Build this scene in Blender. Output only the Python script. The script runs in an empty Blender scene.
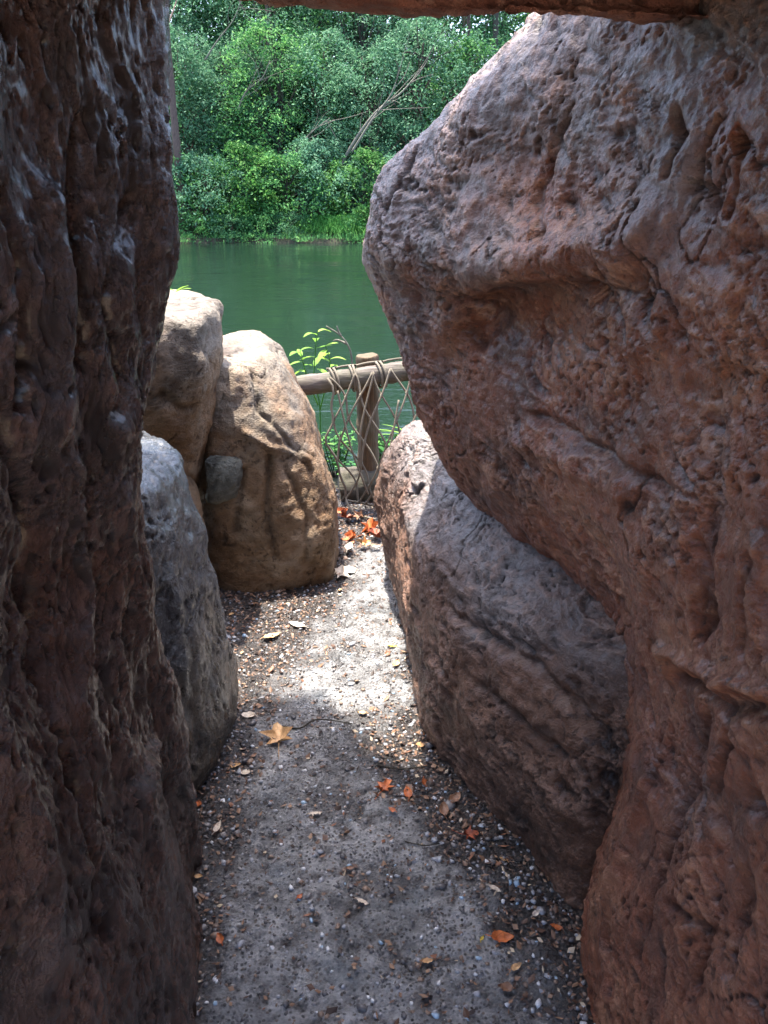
import bpy, math, random
import numpy as np
from mathutils import Vector, Matrix
R = math.radians
ELEV, AZ = 74, 335
random.seed(7)
rng = np.random.default_rng(11)
S = bpy.context.scene
COL = S.collection

# ------------------------------------------------------------------ camera numbers
CAMZ, PITCH, F = 1.6, R(22.7), 804.0
cp, sp = math.cos(PITCH), math.sin(PITCH)
def py_of(Y, Z):
    a = math.atan2(CAMZ - Z, Y)
    return 512 + F * math.tan(a - PITCH)
def zc(Y, Z): return Y * cp + (CAMZ - Z) * sp
def x_of(px, Y, Z): return (px - 384) / F * zc(Y, Z)
def z_of(py, Y): return CAMZ - Y * math.tan(PITCH + math.atan((py - 512) / F))
def P(px, py, Y):
    Z = z_of(py, Y)
    return (x_of(px, Y, Z), Y, Z)
def G(px, py, Z=0.0):                   # point on the ground
    Y = (CAMZ - Z) / math.tan(PITCH + math.atan((py - 512) / F))
    return (x_of(px, Y, Z), Y, Z)
def sx(Z, Y, prof):                     # plan x of an outline (list of (py, px)) at height Z
    py = py_of(Y, Z)
    return x_of(float(np.interp(py, [a for a, b in prof], [b for a, b in prof])), Y, Z)

# ------------------------------------------------------------------ noise
def _h(ix, iy, iz, s):
    h = (ix.astype(np.uint32) * np.uint32(374761393) + iy.astype(np.uint32) * np.uint32(668265263)
         + iz.astype(np.uint32) * np.uint32(2246822519) + np.uint32((s * 3266489917) & 0xffffffff))
    h = (h ^ (h >> np.uint32(13))) * np.uint32(1274126177)
    h = (h ^ (h >> np.uint32(16))) * np.uint32(2654435761)
    return h ^ (h >> np.uint32(15))
def perlin(p, s=0):
    i = np.floor(p).astype(np.int64); f = (p - i).astype(np.float32)
    u = f * f * f * (f * (f * 6 - 15) + 10)
    out = np.zeros(len(p), np.float32)
    for dx in (0, 1):
        wx = u[:, 0] if dx else 1 - u[:, 0]
        for dy in (0, 1):
            wy = u[:, 1] if dy else 1 - u[:, 1]
            for dz in (0, 1):
                wz = u[:, 2] if dz else 1 - u[:, 2]
                h = _h(i[:, 0] + dx, i[:, 1] + dy, i[:, 2] + dz, s)
                gx = (h & np.uint32(1023)).astype(np.float32) / 511.5 - 1
                gy = ((h >> np.uint32(10)) & np.uint32(1023)).astype(np.float32) / 511.5 - 1
                gz = ((h >> np.uint32(20)) & np.uint32(1023)).astype(np.float32) / 511.5 - 1
                out += wx * wy * wz * (gx * (f[:, 0] - dx) + gy * (f[:, 1] - dy) + gz * (f[:, 2] - dz))
    return out * 1.3
def fbm(p, oct=4, s=0, g=0.5):
    a, o, n = 1.0, 0, 0
    for k in range(oct):
        o = o + a * perlin(p * (2.03 ** k) + 17.3 * k, s + k); n += a; a *= g
    return o / n * 1.4
def ridged(p, oct=3, s=0):
    a, o, n = 1.0, 0, 0
    for k in range(oct):
        o = o + a * (1 - np.abs(perlin(p * (2.1 ** k) + 9.1 * k, s + k)) * 2.2); n += a; a *= .5
    return o / n
def worley(p, s=0):
    i = np.floor(p).astype(np.int64)
    best = np.full(len(p), 9.0, np.float32); sec = best.copy()
    for dx in (-1, 0, 1):
        for dy in (-1, 0, 1):
            for dz in (-1, 0, 1):
                c = i + np.array([dx, dy, dz])
                h = _h(c[:, 0], c[:, 1], c[:, 2], s)
                q = np.stack([(h & np.uint32(1023)), ((h >> np.uint32(10)) & np.uint32(1023)), ((h >> np.uint32(20)) & np.uint32(1023))], 1) / 1023.0
                d = np.linalg.norm(c + q - p, axis=1).astype(np.float32)
                sec = np.minimum(sec, np.maximum(best, d)); best = np.minimum(best, d)
    return best, sec
def sstep(a, b, x):
    t = np.clip((x - a) / (b - a), 0, 1); return t * t * (3 - 2 * t)

# ------------------------------------------------------------------ mesh helpers
def tag(o, label=None, cat=None, group=None, kind=None):
    if label: o['label'] = label
    if cat: o['category'] = cat
    if group: o['group'] = group
    if kind: o['kind'] = kind
    return o
def mesh_np(name, V, Fa, mat, smooth=True):
    V = np.asarray(V, np.float32); Fa = np.asarray(Fa, np.int32)
    me = bpy.data.meshes.new(name)
    n, k = Fa.shape
    me.vertices.add(len(V)); me.vertices.foreach_set('co', V.ravel())
    me.loops.add(n * k); me.loops.foreach_set('vertex_index', Fa.ravel())
    me.polygons.add(n); me.polygons.foreach_set('loop_start', np.arange(0, n * k, k, dtype=np.int32))
    me.polygons.foreach_set('use_smooth', np.full(n, smooth))
    me.update(calc_edges=True)
    if mat: me.materials.append(mat)
    return me
def link(name, me, parent=None, loc=None):
    o = bpy.data.objects.new(name, me); COL.objects.link(o)
    if parent is not None: o.parent = parent
    if loc is not None: o.location = loc
    return o
def empty(name, loc=(0, 0, 0)):
    o = bpy.data.objects.new(name, None); COL.objects.link(o); o.location = loc; o.empty_display_size = .1
    return o
def joinparts(parts):                    # [(V, F)] -> one (V, F)
    Vs, Fs, b = [], [], 0
    for V, Fa in parts:
        Vs.append(np.asarray(V, np.float32)); Fs.append(np.asarray(Fa, np.int64) + b); b += len(V)
    return np.concatenate(Vs), np.concatenate(Fs)
def cr(pts, n=6, closed=False):
    pts = np.asarray(pts, float); m = len(pts); out = []
    segs = m if closed else m - 1
    for i in range(segs):
        g = (lambda k: pts[k % m]) if closed else (lambda k: pts[min(max(k, 0), m - 1)])
        a, b, c, d = g(i - 1), g(i), g(i + 1), g(i + 2)
        for t in np.arange(n) / n:
            out.append(.5 * (2 * b + (c - a) * t + (2 * a - 5 * b + 4 * c - d) * t * t + (3 * b - a - 3 * c + d) * t ** 3))
    if not closed: out.append(pts[-1])
    return np.array(out)
def tube(pts, rad, sides=8, cap=True):
    pts = np.asarray(pts, float); n = len(pts)
    rad = np.broadcast_to(np.asarray(rad, float), (n,))
    T = np.gradient(pts, axis=0); T /= np.linalg.norm(T, axis=1)[:, None] + 1e-9
    up = np.array([0, 0, 1.0]) if abs(T[0][2]) < .9 else np.array([1.0, 0, 0])
    V = []; N = np.cross(T[0], up); N /= np.linalg.norm(N)
    for i in range(n):
        N = N - T[i] * N.dot(T[i]); N /= np.linalg.norm(N) + 1e-9
        B = np.cross(T[i], N)
        a = np.arange(sides) / sides * 2 * math.pi
        V.append(pts[i] + rad[i] * (np.cos(a)[:, None] * N + np.sin(a)[:, None] * B))
    V = np.concatenate(V)
    i, j = np.meshgrid(np.arange(n - 1), np.arange(sides), indexing='ij')
    a = i * sides + j; b = i * sides + (j + 1) % sides
    Fa = np.stack([a, b, b + sides, a + sides], -1).reshape(-1, 4)
    if cap:
        e = len(V); V = np.concatenate([V, [pts[0]], [pts[-1]]])
        j = np.arange(sides); k = (j + 1) % sides
        Fa = np.concatenate([Fa, np.stack([k, j, np.full(sides, e), np.full(sides, e)], 1),
                             np.stack([(n - 1) * sides + j, (n - 1) * sides + k, np.full(sides, e + 1), np.full(sides, e + 1)], 1)])
    return V, Fa
def tri_fix(V, Fa):                      # 4-index rows with a doubled last index -> split into tri list for from_pydata
    return [tuple(f) if f[2] != f[3] else tuple(f[:3]) for f in Fa.tolist()]
def mesh_py(name, V, Fa, mat, smooth=True):
    me = bpy.data.meshes.new(name)
    me.from_pydata([tuple(v) for v in np.asarray(V).tolist()], [], tri_fix(V, np.asarray(Fa)))
    me.polygons.foreach_set('use_smooth', np.full(len(me.polygons), smooth)); me.update()
    if mat: me.materials.append(mat)
    return me

# ------------------------------------------------------------------ materials
class NT:
    def __init__(s, name):
        s.m = bpy.data.materials.new(name); s.m.use_nodes = True
        s.n = s.m.node_tree.nodes; s.l = s.m.node_tree.links
        s.b = s.n['Principled BSDF']; s.out = s.n['Material Output']
    def new(s, t, **kw):
        nd = s.n.new(t)
        for k, v in kw.items():
            if k.startswith('i_'):
                key = k[2:]; key = int(key) if key.isdigit() else key.replace('_', ' ')
                if hasattr(v, 'is_output'): s.l.new(v, nd.inputs[key])
                else: nd.inputs[key].default_value = v
            else: setattr(nd, k, v)
        return nd
    def coord(s, scale=(1, 1, 1), rot=(0, 0, 0)):
        c = s.new('ShaderNodeTexCoord')
        return s.new('ShaderNodeMapping', i_Vector=c.outputs['Object'], i_Scale=scale, i_Rotation=rot).outputs[0]
    def noise(s, vec, scale, detail=5, rough=.55, out=0, dist=0):
        return s.new('ShaderNodeTexNoise', i_Vector=vec, i_Scale=scale, i_Detail=detail, i_Roughness=rough, i_Distortion=dist).outputs[out]
    def vor(s, vec, scale, feature='F1', out=0, rnd=1.0):
        return s.new('ShaderNodeTexVoronoi', feature=feature, i_Vector=vec, i_Scale=scale, i_Randomness=rnd).outputs[out]
    def ramp(s, f, stops, interp='LINEAR'):
        r = s.new('ShaderNodeValToRGB', i_0=f); e = r.color_ramp.elements; r.color_ramp.interpolation = interp
        while len(e) < len(stops): e.new(.5)
        for x, (p, c) in zip(e, stops):
            x.position = p; x.color = (c if isinstance(c, tuple) else (c, c, c)) + (1,)
        return r.outputs[0]
    def mix(s, f, a, b, mode='MIX'):
        m = s.new('ShaderNodeMix', data_type='RGBA', blend_type=mode)
        for k, v in ((0, f), (6, a), (7, b)):
            if hasattr(v, 'is_output'): s.l.new(v, m.inputs[k])
            else: m.inputs[k].default_value = v if k == 0 else (tuple(v) + (1,))[:4]
        return m.outputs[2]
    def math(s, op, a, b=0.0, clamp=False):
        return s.new('ShaderNodeMath', operation=op, i_0=a, i_1=b, use_clamp=clamp).outputs[0]
    def bump(s, h, dist, strength=1.0, normal=None):
        kw = dict(i_Height=h, i_Distance=dist, i_Strength=strength)
        if normal is not None: kw['i_Normal'] = normal
        return s.new('ShaderNodeBump', **kw).outputs[0]
    def set(s, **kw):
        for k, v in kw.items():
            key = k.replace('_', ' ')
            if hasattr(v, 'is_output'): s.l.new(v, s.b.inputs[key])
            else: s.b.inputs[key].default_value = (v + (1,)) if isinstance(v, tuple) and len(v) == 3 else v
        return s.m

def rock_mat(name, c_dark, c_mid, c_light, c_tint, rough=(.35, .62), stretch=(1, 1, 1), tint=.5, spec=.5, tintz=None, coat=None, gl=1.0, coatw=0.0):
    t = NT(name)
    v = t.coord(); vs = t.coord(scale=stretch, rot=(0.0, R(25), R(10)))
    base = t.ramp(t.noise(v, 5, 8, .62), [(.32, c_dark), (.5, c_mid), (.68, c_light)])
    n2 = t.ramp(t.noise(v, 1.6, 5, .6, dist=.4), [(.40, 0.0), (.62, 1.0)])
    f = t.math('MULTIPLY', n2, tint)
    if tintz:                            # grey zone above a height: sky sheen painted into the colour
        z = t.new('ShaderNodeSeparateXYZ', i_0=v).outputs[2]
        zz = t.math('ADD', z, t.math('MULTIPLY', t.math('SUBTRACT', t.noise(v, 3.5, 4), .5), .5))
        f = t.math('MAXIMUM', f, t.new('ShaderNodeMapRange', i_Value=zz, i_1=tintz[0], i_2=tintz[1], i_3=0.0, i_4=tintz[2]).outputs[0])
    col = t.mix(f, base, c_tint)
    col = t.mix(t.new('ShaderNodeAttribute', attribute_name='tint').outputs['Fac'], col, t.mix(.35, t.mix(t.ramp(t.noise(v, 30, 5), [(.35, 0.0), (.65, 1.0)]), tuple(x * .6 for x in (coat or c_tint)), coat or c_tint), base))  # paints sky sheen on right wall and ledge, ochre stain on the blue boulder
    streak = t.ramp(t.noise(vs, 9, 6, .6), [(.35, .55), (.6, 1.1)])
    col = t.mix(.45, col, streak, 'MULTIPLY')
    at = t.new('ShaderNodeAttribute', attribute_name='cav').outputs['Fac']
    col = t.mix(t.math('MULTIPLY', at, .75), col, tuple(x * .28 for x in c_dark))     # grime plus painted crevice shade in pits
    we = t.new('ShaderNodeAttribute', attribute_name='wear_contrast').outputs['Fac']  # worn ridges plus painted highlights; negative values paint shade in hollows
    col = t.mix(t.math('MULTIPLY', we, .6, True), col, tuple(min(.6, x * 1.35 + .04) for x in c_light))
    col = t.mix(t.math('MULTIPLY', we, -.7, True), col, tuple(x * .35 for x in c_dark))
    speck = t.ramp(t.vor(v, 260), [(.0, .6), (.35, 1.0)])
    col = t.mix(.5, col, speck, 'MULTIPLY')
    rr = t.new('ShaderNodeMapRange', i_Value=t.noise(v, 14, 5, .6), i_1=.3, i_2=.7, i_3=rough[0], i_4=rough[1]).outputs[0]
    t.set(Coat_Weight=.5 if gl > 1 else coatw, Coat_Roughness=.24)
    vw = t.mix(.03, v, t.noise(v, 22, 3, out=1))
    h = t.math('ADD', t.noise(v, 120, 6, .72), t.math('MULTIPLY', t.vor(vw, 150), .4))
    h2 = t.noise(vs, 26, 7, .7)
    area = t.ramp(t.noise(v, 5, 3), [(.40, .15), (.60, 1.0)])
    pits = t.ramp(t.noise(vw, 62, 3, .6), [(.37, 0.0), (.43, 1.0)])          # crisp little pits
    strokes_ = t.ramp(t.noise(vs, 34, 4, .6), [(.40, 0.0), (.47, 1.0)])      # tool marks
    pm = t.math('MULTIPLY', t.math('SUBTRACT', 1.0, pits), area)
    col = t.mix(t.math('MULTIPLY', pm, .6), col, tuple(x * .4 for x in c_dark))
    nb = t.bump(h2, .016, .8); nb = t.bump(t.math('SUBTRACT', 1.0, pm), .005 * gl, .8, nb); nb = t.bump(strokes_, .0022 * gl, .6, nb); nb = t.bump(h, .006 * gl, 1.0, nb)
    return t.set(Base_Color=col, Roughness=rr, Normal=nb, Specular_IOR_Level=spec)

M = {}
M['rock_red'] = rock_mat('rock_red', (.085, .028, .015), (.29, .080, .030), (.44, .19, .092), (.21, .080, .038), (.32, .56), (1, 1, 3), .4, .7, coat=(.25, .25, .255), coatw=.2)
M['rock_left'] = rock_mat('rock_left', (.030, .011, .007), (.098, .036, .019), (.22, .105, .066), (.09, .050, .038), (.14, .36), (3, 3, .8), .5, 1.0, coat=(.10, .092, .095), gl=1.9)
M['rock_low'] = rock_mat('rock_low', (.055, .024, .014), (.17, .074, .038), (.27, .145, .09), (.15, .10, .08), (.30, .55), (1, 1, 3), .3, .65, coat=(.31, .31, .315), coatw=.14)
M['rock_blue'] = rock_mat('rock_blue', (.030, .027, .028), (.065, .066, .074), (.13, .145, .165), (.13, .18, .22), (.18, .40), (2, 2, 1), .5, .8, coat=(.22, .15, .06), gl=1.5)
M['rock_tan'] = rock_mat('rock_tan', (.11, .060, .030), (.22, .130, .065), (.29, .21, .13), (.25, .11, .038), (.45, .7), (1, 1, 2), .35, .35, coat=(.31, .29, .245))
M['rock_ochre'] = rock_mat('rock_ochre', (.07, .04, .02), (.20, .11, .05), (.29, .18, .09), (.12, .11, .08), (.4, .6), (1, 1, 2), .6, .4)
M['rock_grey'] = rock_mat('rock_grey', (.09, .085, .07), (.19, .18, .14), (.28, .28, .23), (.22, .25, .22), (.5, .7), (1, 1, 1), .6, .4)
M['rock_lintel'] = rock_mat('rock_lintel', (.12, .04, .025), (.36, .14, .09), (.46, .24, .17), (.24, .12, .09), (.45, .65), (1, 1, 1), .5, .5)

def leaf_mat(name, a, b, c, trans=.4, rough=.65):
    t = NT(name)
    g = t.new('ShaderNodeNewGeometry').outputs['Random Per Island']
    v = t.coord()
    col = t.ramp(g, [(0, a), (.55, b), (1, c)])
    col = t.mix(.55, col, t.ramp(t.noise(v, .9, 3), [(.35, (.45, .60, .60)), (.65, (1.45, 1.35, 1.05))]), 'MULTIPLY')
    t.set(Base_Color=col, Roughness=rough, Specular_IOR_Level=.18)
    tr = t.new('ShaderNodeBsdfTranslucent', i_Color=col)
    ms = t.new('ShaderNodeMixShader', i_Fac=trans)
    t.l.new(t.b.outputs[0], ms.inputs[1]); t.l.new(tr.outputs[0], ms.inputs[2]); t.l.new(ms.outputs[0], t.out.inputs[0])
    return t.m
M['leaf_deep'] = leaf_mat('leaf_deep', (.02, .075, .036), (.045, .15, .07), (.10, .24, .11))
M['leaf_teal'] = leaf_mat('leaf_teal', (.038, .12, .066), (.09, .225, .125), (.20, .38, .24))
M['leaf_mid'] = leaf_mat('leaf_mid', (.028, .125, .04), (.08, .25, .08), (.20, .42, .12))
M['leaf_bright'] = leaf_mat('leaf_bright', (.035, .14, .035), (.08, .23, .055), (.16, .33, .08))
M['leaf_yellow'] = leaf_mat('leaf_yellow', (.15, .32, .05), (.24, .42, .07), (.36, .50, .10), .4)
M['grass'] = leaf_mat('grass', (.035, .16, .03), (.07, .26, .05), (.15, .36, .08), .4)

def bark_mat(name, a, b, sc=8, st=(3, 3, .5)):
    t = NT(name); v = t.coord(scale=st)
    n = t.noise(v, sc * 3, 6, .65)
    return t.set(Base_Color=t.ramp(n, [(.3, a), (.7, b)]), Roughness=.85, Normal=t.bump(n, .02, .8))
M['bark_pink'] = bark_mat('bark_pink', (.05, .03, .025), (.16, .105, .085))
M['bark_dark'] = bark_mat('bark_dark', (.02, .018, .014), (.07, .06, .045))
M['bark_pale'] = bark_mat('bark_pale', (.10, .09, .07), (.25, .23, .18))
def wood_mat(name, a, b, st):
    t = NT(name); v = t.coord(scale=st)
    n = t.noise(v, 12, 7, .65, dist=.3); k = t.noise(t.coord(), 9, 4)
    col = t.mix(t.ramp(k, [(.4, 0.0), (.65, .6)]), t.ramp(n, [(.3, a), (.7, b)]), (.10, .105, .06))
    return t.set(Base_Color=col, Roughness=.8, Normal=t.bump(n, .006, .9))
M['wood_rail'] = wood_mat('wood_rail', (.035, .025, .02), (.20, .165, .145), (.6, 8, 8))
M['wood_post'] = wood_mat('wood_post', (.035, .018, .009), (.17, .098, .048), (8, 8, .6))
M['wood_log'] = wood_mat('wood_log', (.03, .024, .018), (.10, .082, .062), (.6, 8, 8))
def rope_mat():
    t = NT('rope'); n = t.noise(t.coord(), 260, 3); w = t.noise(t.coord(), 20, 3)
    return t.set(Base_Color=t.mix(w, (.24, .21, .16), (.11, .09, .065)), Roughness=.9, Normal=t.bump(n, .003, .9))
M['rope'] = rope_mat()

# ground-like materials
def path_mat():
    t = NT('path_aggregate'); v = t.coord()
    warp = t.mix(.02, v, t.noise(v, 25, 3, out=1))
    soil = t.new('ShaderNodeAttribute', attribute_name='soil').outputs['Fac']
    cell = t.vor(v, 105, out=1); d = t.vor(v, 105, out=0)
    sep = t.new('ShaderNodeSeparateColor', i_Color=cell).outputs
    stone = t.ramp(sep[0], [(0, (.045, .042, .042)), (.35, (.10, .098, .10)), (.6, (.15, .12, .095)), (.8, (.25, .255, .27)), (1, (.62, .63, .66))], 'CONSTANT')
    inner = t.ramp(d, [(.30, 1.0), (.48, 0.0)])
    pick = t.math('MULTIPLY', inner, t.ramp(sep[1], [(.25, 0.0), (.3, 1.0)]))
    cement = t.ramp(t.noise(v, 18, 8, .7), [(.32, (.07, .066, .066)), (.5, (.30, .30, .305)), (.68, (.48, .48, .49))])
    con = t.mix(pick, cement, stone)
    con = t.mix(.8, con, t.ramp(t.noise(v, 4.2, 6, .65), [(.38, .45), (.6, 1.3)]), 'MULTIPLY')
    blue = t.ramp(t.noise(v, 5.5, 3), [(.58, 0.0), (.70, .35)])
    con = t.mix(blue, con, (.14, .19, .24))
    c2 = t.new('ShaderNodeSeparateColor', i_Color=t.vor(v, 170, out=1)).outputs
    dirt = t.ramp(c2[0], [(0, (.012, .009, .008)), (.5, (.030, .019, .014)), (.78, (.075, .042, .028)), (.93, (.19, .13, .09)), (1, (.3, .25, .2))], 'CONSTANT')
    dirt = t.mix(t.ramp(t.noise(v, 30, 6, .7), [(.4, .85), (.6, 0.0)]), dirt, (.014, .010, .009))
    col = t.mix(soil, con, dirt)
    h = t.math('ADD', t.math('MULTIPLY', t.math('SUBTRACT', 1.0, d), .8), t.noise(v, 160, 5, .7))
    nb = t.bump(t.noise(v, 45, 6, .7), .018, .9); nb = t.bump(h, .008, 1.0, nb)
    rr = t.new('ShaderNodeMapRange', i_Value=t.noise(v, 20, 4), i_1=.3, i_2=.7, i_3=.18, i_4=.5).outputs[0]
    return t.set(Base_Color=col, Roughness=rr, Normal=nb, Specular_IOR_Level=1.0)
M['path'] = path_mat()
def soil_mat():
    t = NT('soil'); v = t.coord(); n = t.noise(v, 6, 9, .7)
    return t.set(Base_Color=t.ramp(n, [(.3, (.018, .016, .010)), (.55, (.05, .045, .025)), (.75, (.06, .085, .03))]), Roughness=.95, Normal=t.bump(n, .1, .8))
M['soil'] = soil_mat()
def water_mat():
    t = NT('water'); v = t.coord(scale=(.8, 2.0, 1))
    n = t.math('MULTIPLY', t.math('ADD', t.noise(v, 1.1, 3, .5, dist=.6), t.math('MULTIPLY', t.noise(v, 5, 4, .6), .35)), t.ramp(t.noise(t.coord(scale=(.35, .5, 1)), 1.0, 3), [(.35, .35), (.65, 1.3)]))
    return t.set(Base_Color=(.008, .019, .0125), Roughness=.03, IOR=1.33, Specular_IOR_Level=.5, Normal=t.bump(n, .038, .6))
M['water'] = water_mat()
def litter_mat(name, stops, rough=.6):
    t = NT(name); g = t.new('ShaderNodeNewGeometry').outputs['Random Per Island']
    return t.set(Base_Color=t.ramp(g, stops, 'CONSTANT'), Roughness=rough)
M['chips'] = litter_mat('chips', [(0, (.03, .016, .012)), (.3, (.09, .045, .028)), (.55, (.20, .11, .065)), (.75, (.26, .16, .10)), (.90, (.24, .10, .05)), (.95, (.50, .40, .28))])
M['pebbles'] = litter_mat('pebbles', [(0, (.10, .095, .10)), (.3, (.20, .19, .19)), (.5, (.22, .15, .11)), (.68, (.30, .31, .34)), (.90, (.60, .61, .64)), (.97, (.30, .42, .55))], .4)
def dry_mat(name, a, b):
    t = NT(name); v = t.coord(); n = t.noise(v, 60, 5, .6)
    ve = t.vor(v, 45, feature='DISTANCE_TO_EDGE')
    return t.set(Base_Color=t.mix(t.ramp(ve, [(0, .5), (.06, 0.0)]), t.ramp(n, [(.3, a), (.65, b)]), tuple(x * .5 for x in a)), Roughness=.55, Normal=t.bump(n, .002, .8))
M['dry_tan'] = dry_mat('dry_tan', (.42, .21, .08), (.72, .47, .24))
M['dry_orange'] = dry_mat('dry_orange', (.30, .07, .02), (.62, .18, .05))
M['dry_red'] = dry_mat('dry_red', (.17, .035, .018), (.38, .09, .035))
M['dry_pale'] = dry_mat('dry_pale', (.45, .36, .28), (.72, .64, .54))
M['dry_brown'] = dry_mat('dry_brown', (.13, .06, .035), (.30, .16, .09))
M['dry_yellow'] = dry_mat('dry_yellow', (.50, .36, .03), (.75, .58, .08))

# ------------------------------------------------------------------ rocks
def grid_eval(ctrl, cseg, rseg):
    """ctrl (rows, cols, 3): closed over cols, open over rows; cseg/rseg samples per segment"""
    ctrl = np.asarray(ctrl, float); Rn, Cn, _ = ctrl.shape
    def W(t): return np.array([-.5*t+t*t-.5*t**3, 1-2.5*t*t+1.5*t**3, .5*t+2*t*t-1.5*t**3, -.5*t*t+.5*t**3])
    WC = []
    for i in range(Cn):
        for k in range(cseg[i]):
            w = np.zeros(Cn); 
            for a, q in zip((-1, 0, 1, 2), W(k / cseg[i])): w[(i + a) % Cn] += q
            WC.append(w)
    WR = []
    for i in range(Rn - 1):
        for k in range(rseg[i] + (i == Rn - 2)):
            w = np.zeros(Rn)
            for a, q in zip((-1, 0, 1, 2), W(k / rseg[i])): w[min(max(i + a, 0), Rn - 1)] += q
            WR.append(w)
    WC, WR = np.array(WC), np.array(WR)
    return np.einsum('ar,rck,bc->abk', WR, ctrl, WC)
def grid_normals(Gd):
    du = np.roll(Gd, -1, 1) - np.roll(Gd, 1, 1); dv = np.gradient(Gd, axis=0)
    n = np.cross(du, dv); l = np.linalg.norm(n, axis=2)[..., None]; 
    return n / (l + 1e-12)
def rock(name, rows, mat, res=.006, back=None, style='pit', seed=0, amp=1.0, dents=(), label='', cat='boulder', group=None, cap=True, lump=1.0, strokes=(), tintf=None, fold=0.0):
    """rows: [(z, [(x, y) or (x, y, z) ...])] bottom to top; back: set of column indices sampled coarsely"""
    back = back or set()
    ctrl = []
    for z, pts in rows:
        ctrl.append([(p[0], p[1], p[2] if len(p) > 2 else z) for p in pts])
    ctrl = np.array(ctrl, float)
    if cap:
        top = ctrl[-1]; c = top.mean(0); dz = .35 * np.linalg.norm(top[:, :2] - c[:2], axis=1).mean() * (cap if cap is not True else .5)
        ctrl = np.concatenate([ctrl, [c + (top - c) * .55 + [0, 0, dz * .8]], [c + (top - c) * .02 + [0, 0, dz]]])
    Rn, Cn, _ = ctrl.shape
    cl = np.linalg.norm(np.roll(ctrl, -1, 1) - ctrl, axis=2); cm = np.percentile(cl, 75, axis=0)
    cseg = [max(2, int(math.ceil(cm[i] / (res if i not in back else .05)))) for i in range(Cn)]
    vis = [i for i in range(Cn) if i not in back]
    rl = np.linalg.norm(ctrl[1:] - ctrl[:-1], axis=2)[:, vis].mean(1)
    rseg = [max(2, int(math.ceil(r / res))) for r in rl]
    Gd = grid_eval(ctrl, cseg, rseg)
    n = grid_normals(Gd); ctr = Gd.mean((0, 1))
    if ((Gd - ctr) * n).sum() < 0: n = -n; flip = True
    else: flip = False
    sh = Gd.shape; p = Gd.reshape(-1, 3); nn = n.reshape(-1, 3)
    so = seed * 7.7
    # big lumps
    d = lump * (.034 * fbm(p * 3.1 + so, 3, seed) + .013 * fbm(p * 8 + so, 3, seed + 20))
    if fold: d += fold * (ridged(p * np.array([3.6, 3.6, 1.1]) + so, 2, seed + 22) - .5)
    gcav = np.zeros(len(p))
    if strokes:                          # sculpted ribs (+) and grooves (-) running over the face
        zz_ = p[:, 1] * cp + (CAMZ - p[:, 2]) * sp
        sxp = 384 + F * p[:, 0] / np.maximum(zz_, .05); syp = 512 + F * ((CAMZ - p[:, 2]) * cp - p[:, 1] * sp) / np.maximum(zz_, .05)
        ds = np.linalg.norm(p - np.array([0, 0, CAMZ]), axis=1)
        wob = p + .011 * np.stack([perlin(p * 15 + 3 * k, 70 + k) for k in range(3)], 1)
        for pl, rad, am in strokes:
            pts3 = []
            for (a_, b_) in pl:
                m_ = (np.hypot(sxp - a_, syp - b_) < 14) & (zz_ > .2)
                if m_.any(): k_ = np.where(m_)[0]; pts3.append(p[k_[np.argmin(ds[k_])]])
            if not pts3: continue
            if len(pts3) == 1: pts3 = pts3 * 2
            best = np.full(len(p), 9.0)
            for A_, B_ in zip(pts3[:-1], pts3[1:]):
                ab = B_ - A_; t_ = np.clip(((wob - A_) @ ab) / (ab @ ab + 1e-9), 0, 1)
                best = np.minimum(best, np.linalg.norm(wob - A_ - t_[:, None] * ab, axis=1))
            d += am * np.exp(-(best / rad) ** 2 * 1.3)
            if am < -.012: gcav = np.maximum(gcav, .75 * np.exp(-(best / (rad * .8)) ** 2 * 1.6))
    p1 = p + nn * d[:, None]
    m1 = sstep(-.25, .35, fbm(p * 4 + so + 5, 3, seed + 31))       # where the surface is rough
    cav = np.zeros(len(p))
    w = np.stack([perlin(p * 9 + so + 50 * k, seed + 40 + k) for k in range(3)], 1)
    if style == 'drip':                  # wet, vertically run surface
        a = p1 * np.array([19, 19, 8]) + w * 1.2 + so
        r1 = ridged(a, 2, seed + 50)
        r2 = ridged(p1 * np.array([70, 70, 24]) + w * 2, 2, seed + 54)
        b, s2 = worley(p1 * np.array([46, 46, 26]) + w * 1.5, seed + 60)
        pit = sstep(.42, .12, b) 
        d2 = .0065 * (r1 - .5) * (.3 + m1) + .0050 * (r2 - .5) - .0075 * pit * (.25 + m1)
        cav = .6 * pit * m1 + .5 * sstep(.35, .05, r1)
    elif style == 'pit':                 # sculpted, pitted, with slanting tool strokes
        q = p1 @ np.array([[1, 0, 0], [0, .9, .43], [0, -.43, .9]]).T
        a = q * np.array([9, 9, 30]) + w * 1.3 + so
        r1 = ridged(a, 2, seed + 50)
        wf = np.stack([perlin(p * 30 + so + 50 * k, seed + 45 + k) for k in range(3)], 1)
        b, s2 = worley(p1 * np.array([52, 52, 38]) + w * 1.6 + wf * .9, seed + 60)
        b2, s3 = worley(p1 * 95 + w * 2, seed + 61)
        pit = sstep(.40, .10, b); pit2 = sstep(.42, .15, b2)
        m2 = sstep(-.1, .4, fbm(p * 6 - so, 3, seed + 33))
        b4, _ = worley(p1 * np.array([17, 17, 24]) + w * 1.8 + so, seed + 66); pit4 = sstep(.42, .08, b4) * sstep(.0, .4, fbm(p * 3.5 + 2 - so, 3, seed + 67))
        d2 = -.004 * pit4 + .011 * (r1 - .5) * (.4 + m1) - .010 * pit * m2 - .0040 * pit2 * (.3 + m1) + .006 * fbm(p1 * 38 + so, 3, seed + 65)
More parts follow.
